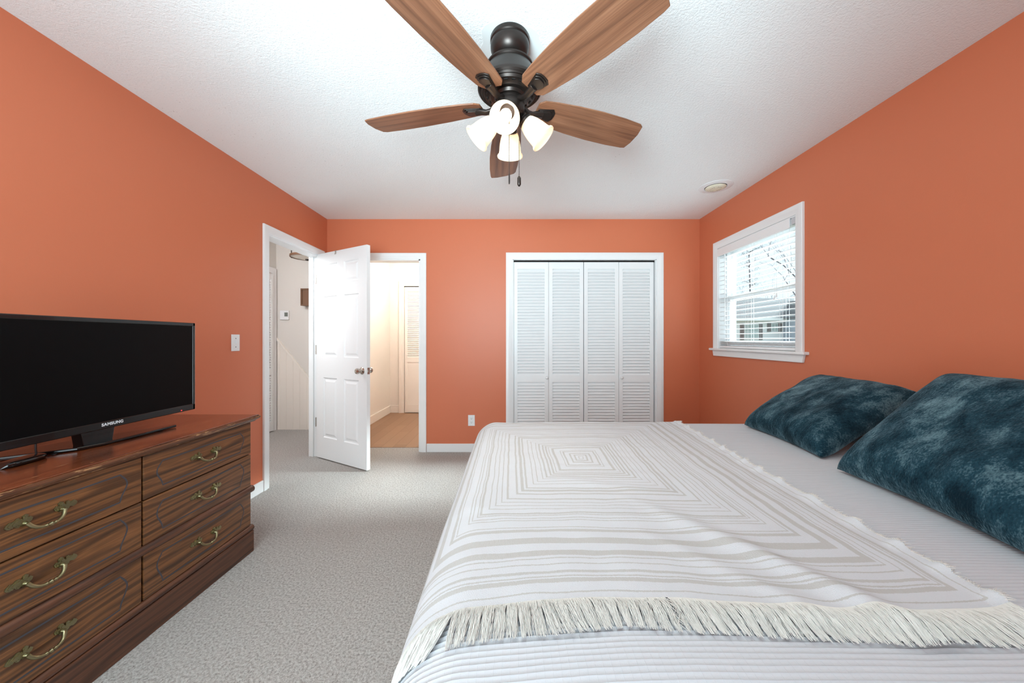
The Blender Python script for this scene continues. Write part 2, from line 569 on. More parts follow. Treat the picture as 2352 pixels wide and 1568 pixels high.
b = MB(); b.box(-3.3, 2.2, YR - 0.15, 4.7, -0.06, 0.0)
structure(b.build('floor', M['carpet']), 'beige grey shag carpet floor of the bedroom', 'floor')
b = MB(); b.box(-1.96, -0.15, 3.845, 5.75, -0.02, 0.004)
structure(b.build('floor_wood', M['planks']), 'light oak plank floor beyond the open doorway', 'floor')
b = MB(); b.box(-2.06, 2.13, YR - 0.15, YB + 0.12, ZC, ZC + 0.12)
ceil = structure(b.build('ceiling', M['ceiling']), 'white stippled ceiling of the bedroom', 'ceiling')
b = MB()
pts = []
for i in range(40):
    a = 2 * PI * i / 40
    r = 0.135 + 0.012 * math.sin(3 * a + 1) + 0.008 * math.sin(7 * a)
    pts.append((r * math.cos(a) * 1.0, 0.02 + r * math.sin(a)))
b.prism(pts, (-0.01, 1.50, ZC), (1, 0, 0), (0, 1, 0), (0, 0, -1), 0.0, 0.0008)
b.build('patch', M['patch'], ceil)['label'] = 'smooth unpainted patch around the fan mount'
b = MB(); b.box(-3.3, -2.05, 1.9, 4.75, ZC, ZC + 0.1); b.box(-2.06, -0.05, 3.82, 5.8, ZC, ZC + 0.1)
structure(b.build('ceiling_hall', M['hallwall']), 'plain pale ceiling of the hall and back room', 'ceiling')

b = MB(); T = 0.11
b.box(XL - T, XL, YR, D1A, 0, ZC); b.box(XL - T, XL, D1B, YB, 0, ZC); b.box(XL - T, XL, D1A, D1B, HEAD, ZC)
structure(b.build('wall_left', M['wall']), 'orange terracotta wall behind the dresser', 'wall')
b = MB(); TB = 0.12
b.box(XL - T, O2A, YB, YB + TB, 0, ZC); b.box(O2A, O2B, YB, YB + TB, HEAD, ZC); b.box(O2B, CA, YB, YB + TB, 0, ZC)
b.box(CA, CB, YB, YB + TB, HEAD, ZC); b.box(CB, XR + 0.14, YB, YB + TB, 0, ZC)
structure(b.build('wall_back', M['wall']), 'terracotta wall holding the white louvred closet', 'wall')
b = MB(); TR = 0.14
b.box(XR, XR + TR, YR, WY0, 0, ZC); b.box(XR, XR + TR, WY1, YB, 0, ZC); b.box(XR, XR + TR, WY0, WY1, 0, WZ0); b.box(XR, XR + TR, WY0, WY1, WZ1, ZC)
structure(b.build('wall_right', M['wall']), 'terracotta wall with the window above the pillows', 'wall')
b = MB()
b.box(XL - T, -1.52, YR - 0.12, YR, 0, ZC); b.box(-0.18, XR + TR, YR - 0.12, YR, 0, ZC); b.box(-1.52, -0.18, YR - 0.12, YR, 0, 0.35); b.box(-1.52, -0.18, YR - 0.12, YR, 1.70, ZC)
b.box(-1.52, -0.18, YR - 0.13, YR - 0.10, 0.35, 1.70)
structure(b.build('wall_rear', M['wall']), 'terracotta wall behind the viewer', 'wall')
# closet interior, hall and back room
b = MB(); b.box(-0.1, 1.65, 4.40, 4.46, 0, ZC); b.box(-0.14, -0.06, 3.82, 4.46, 0, ZC); b.box(1.58, 1.66, 3.82, 4.46, 0, ZC); b.box(-0.14, 1.66, 3.82, 4.46, ZC, ZC + .06)
structure(b.build('wall_closet', M['hallwall']), 'plain inner walls of the closet', 'wall')
b = MB(); b.box(-3.2, -2.05, 4.62, 4.70, 0, ZC); b.box(-3.2, -3.09, 1.9, 4.62, 0, ZC); b.box(-3.2, -2.05, 1.85, 1.95, 0, ZC)
structure(b.build('wall_hall', M['hallwall']), 'warm grey hall wall carrying the thermostat', 'wall')
b = MB(); b.box(-2.05, -1.96, 3.82, 5.75, 0, ZC); b.box(-1.96, -0.05, 5.66, 5.76, 0, ZC); b.box(-0.15, -0.05, 3.82, 5.66, 0, ZC)
structure(b.build('wall_back_room', M['roomwall']), 'cream walls of the room beyond the doorway', 'wall')


def casing_profile(mb, p0, p1, inn, face, w=0.06, d=0.016):
    """flat casing board with stepped profile: p0->p1 edge line, inn = direction across (outwards), face = into room"""
    p0, p1, inn, face = Vector(p0), Vector(p1), Vector(inn), Vector(face)
    prof = [(0, 0), (0, d * 0.55), (0.006, d * 0.7), (w * 0.45, d * 0.78), (w * 0.55, d * 0.95), (w - 0.006, d), (w, d * 0.8), (w, 0)]
    vs = []; n = len(prof)
    for k, (p, s) in enumerate(((p0, -1), (p1, 1))):
        for a, h in prof:
            ax = (p1 - p0).normalized()
            vs.append(p + inn * a + face * h + ax * (0))
    fs = [tuple(range(n)), tuple(range(2 * n - 1, n - 1, -1))]
    for i in range(n):
        j = (i + 1) % n
        fs.append((i, j, n + j, n + i))
    mb.add(vs, fs)


def casing_frame(mb, A, B, zt, zb, along, face, fixed, w=0.06, d=0.016, mitre=True):
    """three-sided casing round an opening from A to B along axis; outer edges at A-w, B+w, zt+w"""
    ax = Vector(along); fa = Vector(face); up = Vector((0, 0, 1)); o = Vector(fixed)
    prof = [(0, 0), (0, d * 0.55), (0.006, d * 0.7), (w * 0.45, d * 0.78), (w * 0.55, d * 0.95), (w - 0.006, d), (w, d * 0.8), (w, 0)]
    n = len(prof)
    path = []
    for a, h in prof: path.append((o + ax * (A - a) + up * zb + fa * h, o + ax * (A - a) + up * (zt + a) + fa * h, o + ax * (B + a) + up * (zt + a) + fa * h, o + ax * (B + a) + up * zb + fa * h))
    vs = [path[i][s] for s in range(4) for i in range(n)]
    fs = []
    for s in range(3):
        for i in range(n):
            j = (i + 1) % n
            fs.append((s * n + i, s * n + j, (s + 1) * n + j, (s + 1) * n + i))
    fs.append(tuple(range(n))); fs.append(tuple(range(4 * n - 1, 3 * n - 1, -1)))
    mb.add(vs, fs)


def jamb(mb, A, B, zt, along, fixed, thick_dir, depth, t=0.018):
    ax = Vector(along); o = Vector(fixed); td = Vector(thick_dir)
    def bx(a0, a1, z0, z1):
        p = [o + ax * a0 + Vector((0, 0, z0)), o + ax * a1 + Vector((0, 0, z1)) + td * depth]
        mb.box(p[0].x, p[1].x, p[0].y, p[1].y, z0, z1)
    bx(A, A + t, 0, zt); bx(B - t, B, 0, zt); bx(A, B, zt - t, zt)


# trims
b = MB()
casing_frame(b, D1A + 0.006, D1B - 0.006, HEAD - 0.006, 0, (0, 1, 0), (1, 0, 0), (XL, 0, 0), w=0.064)
jamb(b, D1A, D1B, HEAD, (0, 1, 0), (XL, 0, 0), (-1, 0, 0), T)
b.box(XL - 0.075, XL - 0.06, D1B - 0.018 - 0.011, D1B - 0.018, 0, HEAD - 0.018)
structure(b.build('trim_1', M['trim'], smooth=30), 'white casing and jamb of the left doorway to the hall', 'door trim')
b = MB()
casing_frame(b, O2A + 0.004, O2B - 0.002, HEAD - 0.006, 0, (1, 0, 0), (0, -1, 0), (0, YB, 0), w=0.064)
jamb(b, O2A, O2B, HEAD, (1, 0, 0), (0, YB, 0), (0, 1, 0), TB)
o = structure(b.build('trim_2', M['trim'], smooth=30), 'white casing and jamb of the open doorway showing the wood floor', 'door trim')
for z in (0.35, 1.05, 1.72):
    b = MB(); b.box(O2B - 0.0215, O2B - 0.018, YB + 0.012, YB + 0.042, z, z + 0.09)
    b.build('hinge', M['chrome'], o)
b = MB()
casing_frame(b, CA + 0.002, CB - 0.002, HEAD - 0.008, 0, (1, 0, 0), (0, -1, 0), (0, YB, 0), w=0.07)
jamb(b, CA, CB, HEAD, (1, 0, 0), (0, YB, 0), (0, 1, 0), TB, 0.012)
structure(b.build('trim_3', M['trim'], smooth=30), 'white casing around the louvred closet doors', 'door trim')
b = MB(); b.box(CA + 0.012, CB - 0.012, YB + 0.03, YB + 0.06, HEAD - 0.03, HEAD - 0.012)
structure(b.build('trim_4', M['dark']), 'dark bifold track above the closet doors', 'door track')


def baseboard(name, segs, label):
    mb = MB()
    for (x0, x1, y0, y1) in segs:
        mb.box(x0, x1, y0, y1, 0, 0.088)
    return structure(mb.build(name, M['trim'], bevel=0.004), label, 'baseboard')


BT = 0.014
baseboard('baseboard_left', [(XL, XL + BT, YR, D1A - 0.064)], 'white baseboard along the wall behind the dresser')
baseboard('baseboard_back', [(O2B + 0.066, CA - 0.07, YB - BT, YB), (CB + 0.07, XR, YB - BT, YB)], 'white baseboard under the outlet between doorway and closet')
baseboard('baseboard_right', [(XR - BT, XR, YR, YB - BT)], 'white baseboard along the window wall beside the bed')
b = MB(); b.box(-1.96, -1.945, 3.84, 5.66, 0.004, 0.12); b.box(-1.945, -1.80, 5.645, 5.66, 0.004, 0.12)
structure(b.build('baseboard_back_room', M['roomwall'], bevel=0.003), 'cream baseboard along the wood floor', 'baseboard')

# ------------------------------------------------------------------ six-panel bedroom door
DW, DH, DT = 0.757, 2.012, 0.035
hinge = Vector((-1.932, 3.548, 0.012))
edge = Vector((-1.300, 3.185, 0.012))
ang = math.atan2(edge.y - hinge.y, edge.x - hinge.x)
door = thing('door_1', hinge, 'white six-panel door standing open into the bedroom', 'door', None, 'structure')
door.rotation_euler = (0, 0, ang)
hz = Vector((0, 0, 0))


def panel_inset(mb, x0, x1, z0, z1, y, sgn, dep=0.009):
    """recessed raised-field panel on face y, sgn = outward direction"""
    rings = [(0.0, 0.0), (0.008, -dep), (0.020, -dep), (0.040, -0.002)]
    vs = []; fs = []
    for ins, h in rings:
        vs += [(x0 + ins, y + sgn * h, z0 + ins), (x1 - ins, y + sgn * h, z0 + ins), (x1 - ins, y + sgn * h, z1 - ins), (x0 + ins, y + sgn * h, z1 - ins)]
    for r in range(3):
        for i in range(4):
            j = (i + 1) % 4
            fs.append((r * 4 + i, r * 4 + j, r * 4 + 4 + j, r * 4 + 4 + i))
    fs.append((12, 13, 14, 15))
    mb.add(vs, fs)


b = MB()
ST = 0.112; MS = 0.103
pw = (DW - 2 * ST - MS) / 2
zr = [(0.209, 0.795), (0.999, 1.587), (1.702, 1.900)]
b.box(0, ST, -DT, 0, 0, DH); b.box(DW - ST, DW, -DT, 0, 0, DH); b.box(ST + pw, ST + pw + MS, -DT, 0, 0, DH)
for x0 in (ST, ST + pw + MS):
    zs = [0] + [z for p in zr for z in p] + [DH]
    for i in range(0, len(zs), 2):
        b.box(x0, x0 + pw, -DT, 0, zs[i], zs[i + 1])
    for z0, z1 in zr:
        panel_inset(b, x0, x0 + pw, z0, z1, 0.0, 1)
        panel_inset(b, x0, x0 + pw, z0, z1, -DT, -1)
b.build('leaf', M['trim'], door, rel=False, recalc=False)
kz = 0.885; kx = DW - 0.062
for s, y0 in ((-1, -DT), (1, 0.0)):
    b = MB()
    b.lathe([(0, 0), (0.033, 0), (0.033, 0.004), (0.027, 0.009), (0.014, 0.012), (0.011, 0.022), (0.012, 0.030), (0.024, 0.040), (0.027, 0.052), (0.023, 0.062), (0.010, 0.066), (0.008, 0.062), (0, 0.062)], (kx, y0, kz), (0, s, 0), 28)
    b.build('knob', M['chrome'], door, smooth=50, rel=False)
b = MB(); b.box(DW - 0.0005, DW + 0.0015, -DT + 0.005, -0.005, kz - 0.029, kz + 0.029); b.box(DW, DW + 0.010, -DT + 0.010, -0.013, kz - 0.011, kz + 0.011)
b.build('latch', M['chrome'], door, bevel=0.001, rel=False)
for z in (0.30, 1.02, 1.72):
    b = MB(); b.lathe([(0, 0), (0.006, 0), (0.006, 0.09), (0, 0.09)], (-0.004, -DT - 0.003, z), (0, 0, 1), 10)
    b.build('hinge', M['chrome'], door, smooth=50, rel=False)
b = MB(); b.box(0.30, 0.318, -DT - 0.002, 0.002, DH, DH + 0.003); b.box(0.30, 0.318, -DT - 0.003, -DT, DH - 0.03, DH + 0.003); b.box(0.304, 0.314, -DT - 0.012, -DT - 0.003, DH - 0.034, DH - 0.028)
b.build('hook', M['chrome'], door, rel=False)


# ------------------------------------------------------------------ louvred leaves
def louvre_leaf(mb, w, h, t=0.028, mid=(0.715, 0.79), low_panel=False, gap_at=None):
    """leaf in local coords: x 0..w, y 0 (front) .. t (back), z 0..h"""
    s = 0.04
    mb.box(0, s, 0, t, 0, h); mb.box(w - s, w, 0, t, 0, h)
    mb.box(s, w - s, 0, t, 0, 0.12); mb.box(s, w - s, 0, t, mid[0], mid[1]); mb.box(s, w - s, 0, t, h - 0.072, h)
    for z0, z1, lou in ((0.12, mid[0], not low_panel), (mid[1], h - 0.072, True)):
        if not lou:
            mb.box(s, w - s, 0.008, t - 0.008, z0, z1)
            continue
        n = max(1, round((z1 - z0) / 0.0318)); p = (z1 - z0) / n
        for k in range(n):
            zc = z0 + (k + 0.5) * p
            if gap_at is not None and abs(zc - gap_at) < p * 0.5: zc -= 0.006
            e = 0.0030
            # slat slopes down towards the front
            A = (0.004, zc - 0.017); B = (t - 0.004, zc + 0.019)
            vs = [(s, A[0], A[1] - e), (s, A[0], A[1] + e), (s, B[0], B[1] + e), (s, B[0], B[1] - e)]
            vs += [(w - s, y, z) for _, y, z in vs]
            mb.add(vs, [(0, 1, 2, 3), (7, 6, 5, 4), (0, 4, 5, 1), (1, 5, 6, 2), (2, 6, 7, 3), (3, 7, 4, 0)])


LW = (CB - CA - 0.024 - 0.016) / 4
LH = HEAD - 0.012 - 0.03
for k in range(2):
    x0 = CA + 0.014 + k * (2 * LW + 0.006)
    dr = thing('door_%d' % (k + 2), (x0, YB + 0.028, 0.012),
               ['white louvred bifold closet door on the side nearest the open doorway', 'white louvred bifold closet door on the side nearest the window'][k], 'closet door', None, 'structure')
    for q in range(2):
        b = MB(); louvre_leaf(b, LW - 0.002, LH, gap_at=(1.60 if (k == 1 and q == 1) else None))
        o = b.build('leaf', M['trim'], dr, rel=False); o.location = (q * (LW + 0.001), 0, 0)
    b = MB()
    kx = LW - 0.02 if k == 0 else LW + 0.025
    b.lathe([(0, 0), (0.008, 0), (0.007, 0.012), (0.015, 0.018), (0.017, 0.026), (0.011, 0.033), (0, 0.034)], (kx, 0, 0.765), (0, -1, 0), 20)
    b.build('knob', M['trim'], dr, smooth=60, rel=False)
    for px in (0.04, 2 * LW - 0.04):
        b = MB(); b.lathe([(0, 0), (0.005, 0), (0.005, 0.022), (0, 0.022)], (px, 0.014, LH - 0.002), (0, 0, 1), 8)
        b.build('pivot', M['trim'], dr, rel=False)

# far closet door in the back room
dr = thing('door_4', (-1.71, 5.632, 0.014), 'cream half louvred closet door at the end of the wood floor', 'closet door', None, 'structure')
for q in range(2):
    b = MB(); louvre_leaf(b, 0.45, 2.0, mid=(0.80, 0.88), low_panel=True)
    o = b.build('leaf', M['roomwall'], dr, rel=False); o.location = (q * 0.455, 0, 0)
b = MB(); casing_frame(b, -1.725, -0.75, 2.03, 0.004, (1, 0, 0), (0, -1, 0), (0, 5.66, 0), w=0.085, d=0.034)
b.box(-1.725, -0.75, 5.64, 5.66, 2.016, 2.03, 1)
structure(b.build('trim_5', [M['roomwall'], M['dark']], smooth=30), 'cream casing around the far closet door', 'door trim')
# hall closet door, seen edge-on
dr = thing('door_5', (-3.089, 3.80, 0.012), 'white louvred hall door seen edge-on through the left doorway', 'door', None, 'structure')
b = MB(); louvre_leaf(b, 0.72, 2.0)
o = b.build('leaf', M['trim'], dr, rel=False); o.rotation_euler = (0, 0, PI / 2); o.location = (0.030, 0.0, 0)
b = MB(); casing_frame(b, 3.78, 4.535, 2.03, 0, (0, 1, 0), (1, 0, 0), (-3.09, 0, 0), w=0.07, d=0.02)
structure(b.build('trim_6', M['trim'], smooth=30), 'white casing of the hall door beside the thermostat wall', 'door trim')
# beadboard stair wainscot
b = MB()
yw = 4.62
pol = [(-3.068, 0), (-3.068, 1.17), (-2.20, 0.10), (-2.20, 0)]
b.prism(pol, (0, yw, 0), (1, 0, 0), (0, 0, 1), (0, -1, 0), 0.0, 0.010)
x = -3.04
while x < -2.25:
    zt_ = 1.17 - (x + 3.068) * 1.2327 - 0.02
    b.box(x - 0.0035, x + 0.0035, yw - 0.0135, yw - 0.009, 0.0, zt_)
    x += 0.088
structure(b.build('trim_7', M['bead']), 'cream beadboard wainscot sloping along the hall stair', 'wainscot')
b = MB()
b.prism([(-3.068, 1.165), (-3.068, 1.200), (-2.20, 0.130), (-2.20, 0.095)], (0, yw, 0), (1, 0, 0), (0, 0, 1), (0, -1, 0), 0.0, 0.026)
structure(b.build('trim_8', M['bead'], bevel=0.003), 'sloping cream cap rail on the hall wainscot', 'wainscot rail')

# ------------------------------------------------------------------ window in the right wall
win = thing('window_1', (XR + 0.095, (WY0 + WY1) / 2, WZ0), 'white double hung window in the right wall above the bed', 'window', None, 'structure')
xo = XR + 0.062
b = MB()
for (y0, y1, z0, z1) in ((WY0, WY0 + 0.035, WZ0, WZ1), (WY1 - 0.035, WY1, WZ0, WZ1), (WY0, WY1, WZ0, WZ0 + 0.03), (WY0, WY1, WZ1 - 0.03, WZ1)):
    b.box(xo, XR + TR + 0.01, y0, y1, z0, z1)
b.build('frame', M['plastic'], win, bevel=0.002)
zm = 1.565
def sash(x0, x1, z0, z1):
    mb = MB(); s = 0.04; y0, y1 = WY0 + 0.037, WY1 - 0.037
    mb.box(x0, x1, y0, y0 + s, z0, z1); mb.box(x0, x1, y1 - s, y1, z0, z1); mb.box(x0, x1, y0 + s, y1 - s, z0, z0 + s); mb.box(x0, x1, y0 + s, y1 - s, z1 - s, z1)
    so = mb.build('sash', M['plastic'], win, bevel=0.002)
    g = MB(); xm = (x0 + x1) / 2; g.box(xm - 0.002, xm + 0.002, y0 + s - 0.004, y1 - s + 0.004, z0 + s - 0.004, z1 - s + 0.004)
    g.build('pane', M['glass'], so)
    return so
sash(xo + 0.034, xo + 0.060, zm - 0.022, WZ1 - 0.031)
lo = sash(xo + 0.005, xo + 0.031, WZ0 + 0.031, zm + 0.022)
b = MB(); b.box(xo - 0.004, xo + 0.005, 2.86, 2.93, zm + 0.002, zm + 0.018)
b.build('lock', M['plastic'], lo)
b = MB()
W = 0.066
casing_frame(b, WY0 + 0.003, WY1 - 0.003, WZ1 - 0.003, WZ0, (0, 1, 0), (-1, 0, 0), (XR, 0, 0), w=W, d=0.018)
for (y0, y1, z0, z1) in ((WY0 - 0.0, WY0 + 0.012, WZ0, WZ1), (WY1 - 0.012, WY1, WZ0, WZ1), (WY0, WY1, WZ1 - 0.012, WZ1)):
    b.box(XR - 0.002, xo, y0, y1, z0, z1)
structure(b.build('trim_9', M['trim'], smooth=30), 'white casing around the bedroom window', 'window trim')
b = MB(); b.box(XR - 0.040, xo, WY0 - 0.10, WY1 + 0.095, WZ0 - 0.020, WZ0 + 0.001)
structure(b.build('trim_10', M['trim'], bevel=0.006, seg=3), 'white window stool projecting under the blind', 'window sill')
b = MB()
b.prism([(WY0 - 0.075, 1.075), (WY0 - 0.062, 1.022), (WY1 + 0.055, 1.022), (WY1 + 0.068, 1.075)], (XR, 0, 0), (0, 1, 0), (0, 0, 1), (-1, 0, 0), 0, 0.018)
structure(b.build('trim_11', M['trim'], bevel=0.003), 'white apron board below the window stool', 'window trim')

# ------------------------------------------------------------------ window blind
bl = thing('window_blind', (XR, 2.9, WZ0 + 0.002), 'white slatted blind with a broken valance hanging in the bedroom window', 'window blind')
by0, by1 = WY0 + 0.016, WY1 - 0.016
b = MB(); b.box(XR - 0.012, XR - 0.002, WY0 + 0.055, WY1 - 0.004, 1.965, 2.036); b.box(XR - 0.002, XR + 0.02, WY1 - 0.014, WY1 - 0.004, 1.965, 2.036)
b.build('valance', M['blind'], bl, bevel=0.002)
b = MB(); b.box(XR + 0.004, XR + 0.052, by0, by1, 1.985, 2.030)
b.build('headrail', M['blind'], bl, bevel=0.002)
b = MB(); b.box(XR - 0.004, XR + 0.012, WY0 + 0.013, WY0 + 0.045, 1.985, 2.032); b.build('bracket', plain('clear_grey_bracket', srgb(196, 196, 200), 0.3), bl, bevel=0.002)
b = MB()
nsl = 19
zs_top, zs_bot = 1.945, 1.185
def slat(mb, zc, tilt, sag=0.0, dy=0.0):
    prof = [(-0.024, 0.0), (-0.012, 0.0022), (0, 0.003), (0.012, 0.0022), (0.024, 0.0)]
    xc = XR + 0.030
    vs = []; n = len(prof)
    ys = [by0 + (by1 - by0) * i / 6 for i in range(7)]
    for y in ys:
        s = sag * math.sin(PI * (y - by0) / (by1 - by0))
        for top in (0, 1):
            for dx, dz in prof:
                vs.append((xc + dx * math.cos(tilt), y, zc + dz + dx * math.sin(tilt) + (0.0026 if top else 0) - s))
    fs = []; m2 = 2 * n
    for i in range(6):
        for j in range(n - 1):
            fs.append((i * m2 + j, i * m2 + j + 1, (i + 1) * m2 + j + 1, (i + 1) * m2 + j))
            fs.append((i * m2 + n + j, (i + 1) * m2 + n + j, (i + 1) * m2 + n + j + 1, i * m2 + n + j + 1))
        for j in (0, n - 1):
            fs.append((i * m2 + j, (i + 1) * m2 + j, (i + 1) * m2 + n + j, i * m2 + n + j))
    mb.add(vs, fs)
random.seed(3)
for i in range(nsl):
    zc = zs_top + (zs_bot - zs_top) * i / (nsl - 1)
    slat(b, zc, 0.06 + random.uniform(-0.03, 0.03), random.uniform(0, 0.003))
for i in range(5):
    slat(b, 1.128 + i * 0.0075, random.uniform(-0.02, 0.02))
b.build('slats', M['blind'], bl)
b = MB(); b.box(XR + 0.006, XR + 0.054, by0, by1, WZ0 + 0.004, WZ0 + 0.026); b.build('bottom_rail', M['blind'], bl, bevel=0.003)
for y in (by0 + 0.12, (by0 + by1) / 2 + 0.05, by1 - 0.12):
    b = MB()
    for dx in (0.006, 0.054):
        b.tube([(XR + dx, y, 1.99), (XR + dx, y, WZ0 + 0.02)], 0.0011, 5)
        b.tube([(XR + dx, y + 0.03, 1.99), (XR + dx, y + 0.03, WZ0 + 0.02)], 0.0007, 4)
    b.build('ladder_cord', M['cord'], bl)
for dy, zb in ((0.185, 1.475), (0.165, 1.49)):
    y = by0 + dy
    b = MB(); b.tube([(XR - 0.004, y, 1.985), (XR - 0.006, y + 0.003, 1.7), (XR - 0.004, y, zb + 0.03)], 0.0013, 5)
    cd = b.build('lift_cord', M['cord'], bl)
    b = MB(); b.lathe([(0, 0.035), (0.003, 0.034), (0.005, 0.02), (0.010, 0.002), (0.010, 0), (0, 0)], (XR - 0.004, y, zb), (0, 0, 1), 12)
    b.build('tassel', M['plastic'], cd, smooth=40)
b = MB(); b.tube([(XR - 0.006, by1 - 0.10, 1.985), (XR - 0.008, by1 - 0.10, 1.32)], 0.004, 6); b.build('wand', M['plastic'], bl)

# ------------------------------------------------------------------ outlet and light switch
sw = thing('light_switch', (XL, 2.470, 1.156), 'white single toggle light switch on the wall beside the left doorway', 'light switch')
b = MB(); b.box(XL, XL + 0.006, 2.470 - 0.036, 2.470 + 0.036, 1.156 - 0.058, 1.156 + 0.058); b.build('plate', M['plastic'], sw, bevel=0.002)
b = MB(); b.box(XL + 0.004, XL + 0.016, 2.467, 2.475, 1.150, 1.168); b.build('toggle', M['plastic'], sw, bevel=0.001)
for z in (1.126, 1.186):
    b = MB(); b.lathe([(0, 0.0015), (0.003, 0.0012), (0.0035, 0), (0, 0)], (XL + 0.006, 2.470, z), (1, 0, 0), 10); b.build('screw', M['hole'], sw)
ox, oz = -0.425, 0.33
ot = thing('wall_outlet', (ox, YB, oz), 'white double power outlet low on the wall between doorway and closet', 'power outlet')
b = MB(); b.box(ox - 0.035, ox + 0.035, YB - 0.006, YB, oz - 0.057, oz + 0.057); b.build('plate', M['plastic'], ot, bevel=0.002)
for dz in (0.02, -0.02):
    b = MB(); b.lathe([(0, 0.002), (0.0165, 0.002), (0.0165, 0), (0, 0)], (ox, YB - 0.006, oz + dz), (0, -1, 0), 20)
    s = b.build('socket', M['plastic'], ot)
    b = MB(); b.box(ox - 0.0075, ox - 0.0055, YB - 0.0087, YB - 0.0079, oz + dz, oz + dz + 0.008); b.box(ox + 0.0055, ox + 0.0075, YB - 0.0087, YB - 0.0079, oz + dz, oz + dz + 0.008)
    b.lathe([(0, 0.0007), (0.0028, 0.0007), (0.0028, 0), (0, 0)], (ox, YB - 0.008, oz + dz - 0.006), (0, -1, 0), 8)
    b.build('slots', M['hole'], s)

# ------------------------------------------------------------------ round ceiling register
vx, vy = 1.68, 2.91
cv = thing('ceiling_vent', (vx, vy, ZC), 'round cream ceiling vent near the window corner', 'air vent')
b = MB(); b.lathe([(0.080, -0.001), (0.084, -0.008), (0.10, -0.007), (0.125, -0.003), (0.127, 0.0), (0.080, 0.0)], (vx, vy, ZC), (0, 0, 1), 48); b.build('flange', M['plastic'], cv, smooth=40)
b = MB(); b.lathe([(0.082, -0.0005), (0.0, -0.0005)], (vx, vy, ZC), (0, 0, 1), 40); b.build('throat', M['dark'], cv)
b = MB(); b.lathe([(0.0, -0.022), (0.030, -0.022), (0.055, -0.020), (0.076, -0.012), (0.078, -0.009), (0.0, -0.009)], (vx, vy, ZC), (0, 0, 1), 40)
dk = b.build('damper_disc', M['vent'], cv, smooth=40)
b = MB()
for k in range(16):
    a = 2 * PI * k / 16
    if k % 8 in (3, 7): continue
    for r in (0.030, 0.042):
        b.lathe([(0, -0.0008), (0.0028, -0.0008), (0.0028, 0), (0, 0)], (vx + r * math.cos(a), vy + r * math.sin(a), ZC - 0.0212), (0, 0, 1), 6)
b.build('holes', M['hole'], dk)

# ------------------------------------------------------------------ ceiling fan
fx, fy = -0.009, 1.478
fan = thing('ceiling_fan', (fx, fy, ZC), 'bronze five-blade ceiling fan with walnut blades and four lit lamps over the bed', 'ceiling fan')
b = MB(); b.lathe([(0, 0), (0.079, 0), (0.082, -0.006), (0.082, -0.020), (0.078, -0.024), (0.081, -0.030), (0.080, -0.050), (0.069, -0.075), (0.048, -0.090), (0.030, -0.094), (0, -0.094)], (fx, fy, ZC), (0, 0, 1), 48)
b.build('canopy', M['bronze'], fan, smooth=35)
b = MB(); b.lathe([(0, -0.085), (0.030, -0.085), (0.034, -0.093), (0.030, -0.100), (0.026, -0.104), (0.026, -0.128), (0, -0.128)], (fx, fy, ZC), (0, 0, 1), 32)
b.build('downrod', M['bronze'], fan, smooth=40)
b = MB()
b.lathe([(0.0, -0.118), (0.092, -0.118), (0.098, -0.122), (0.098, -0.128), (0.094, -0.132), (0.098, -0.140), (0.112, -0.165), (0.124, -0.190), (0.131, -0.205), (0.134, -0.212), (0.134, -0.220),
         (0.128, -0.226), (0.124, -0.224), (0.119, -0.230), (0.112, -0.228), (0.106, -0.236), (0.086, -0.240), (0.080, -0.246), (0.066, -0.248), (0.060, -0.258), (0.0, -0.258)], (fx, fy, ZC), (0, 0, 1), 64)
mt = b.build('motor_housing', M['bronze'], fan, smooth=35)
b = MB()
for k in range(20):
    a = 2 * PI * (k + 0.5) / 20
    c = Vector((fx + 0.096 * math.cos(a), fy + 0.096 * math.sin(a), ZC - 0.2395)); er = Vector((math.cos(a), math.sin(a), -0.15)); et = Vector((-math.sin(a), math.cos(a), 0))
    b.prism([(-0.007, -0.0028), (0.007, -0.0028), (0.007, 0.0028), (-0.007, 0.0028)], c, et, er, (0, 0, -1), -0.002, 0.0012)
b.build('vent_slots', M['bronzed'], mt)
b = MB()
b.lathe([(0, -0.256), (0.052, -0.256), (0.054, -0.262), (0.054, -0.272), (0.060, -0.275), (0.062, -0.282), (0.062, -0.322), (0.058, -0.330), (0.046, -0.338), (0.030, -0.346), (0.012, -0.352), (0.010, -0.362), (0.006, -0.368), (0, -0.369)], (fx, fy, ZC), (0, 0, 1), 40)
b.build('light_kit', M['bronze'], fan, smooth=35)

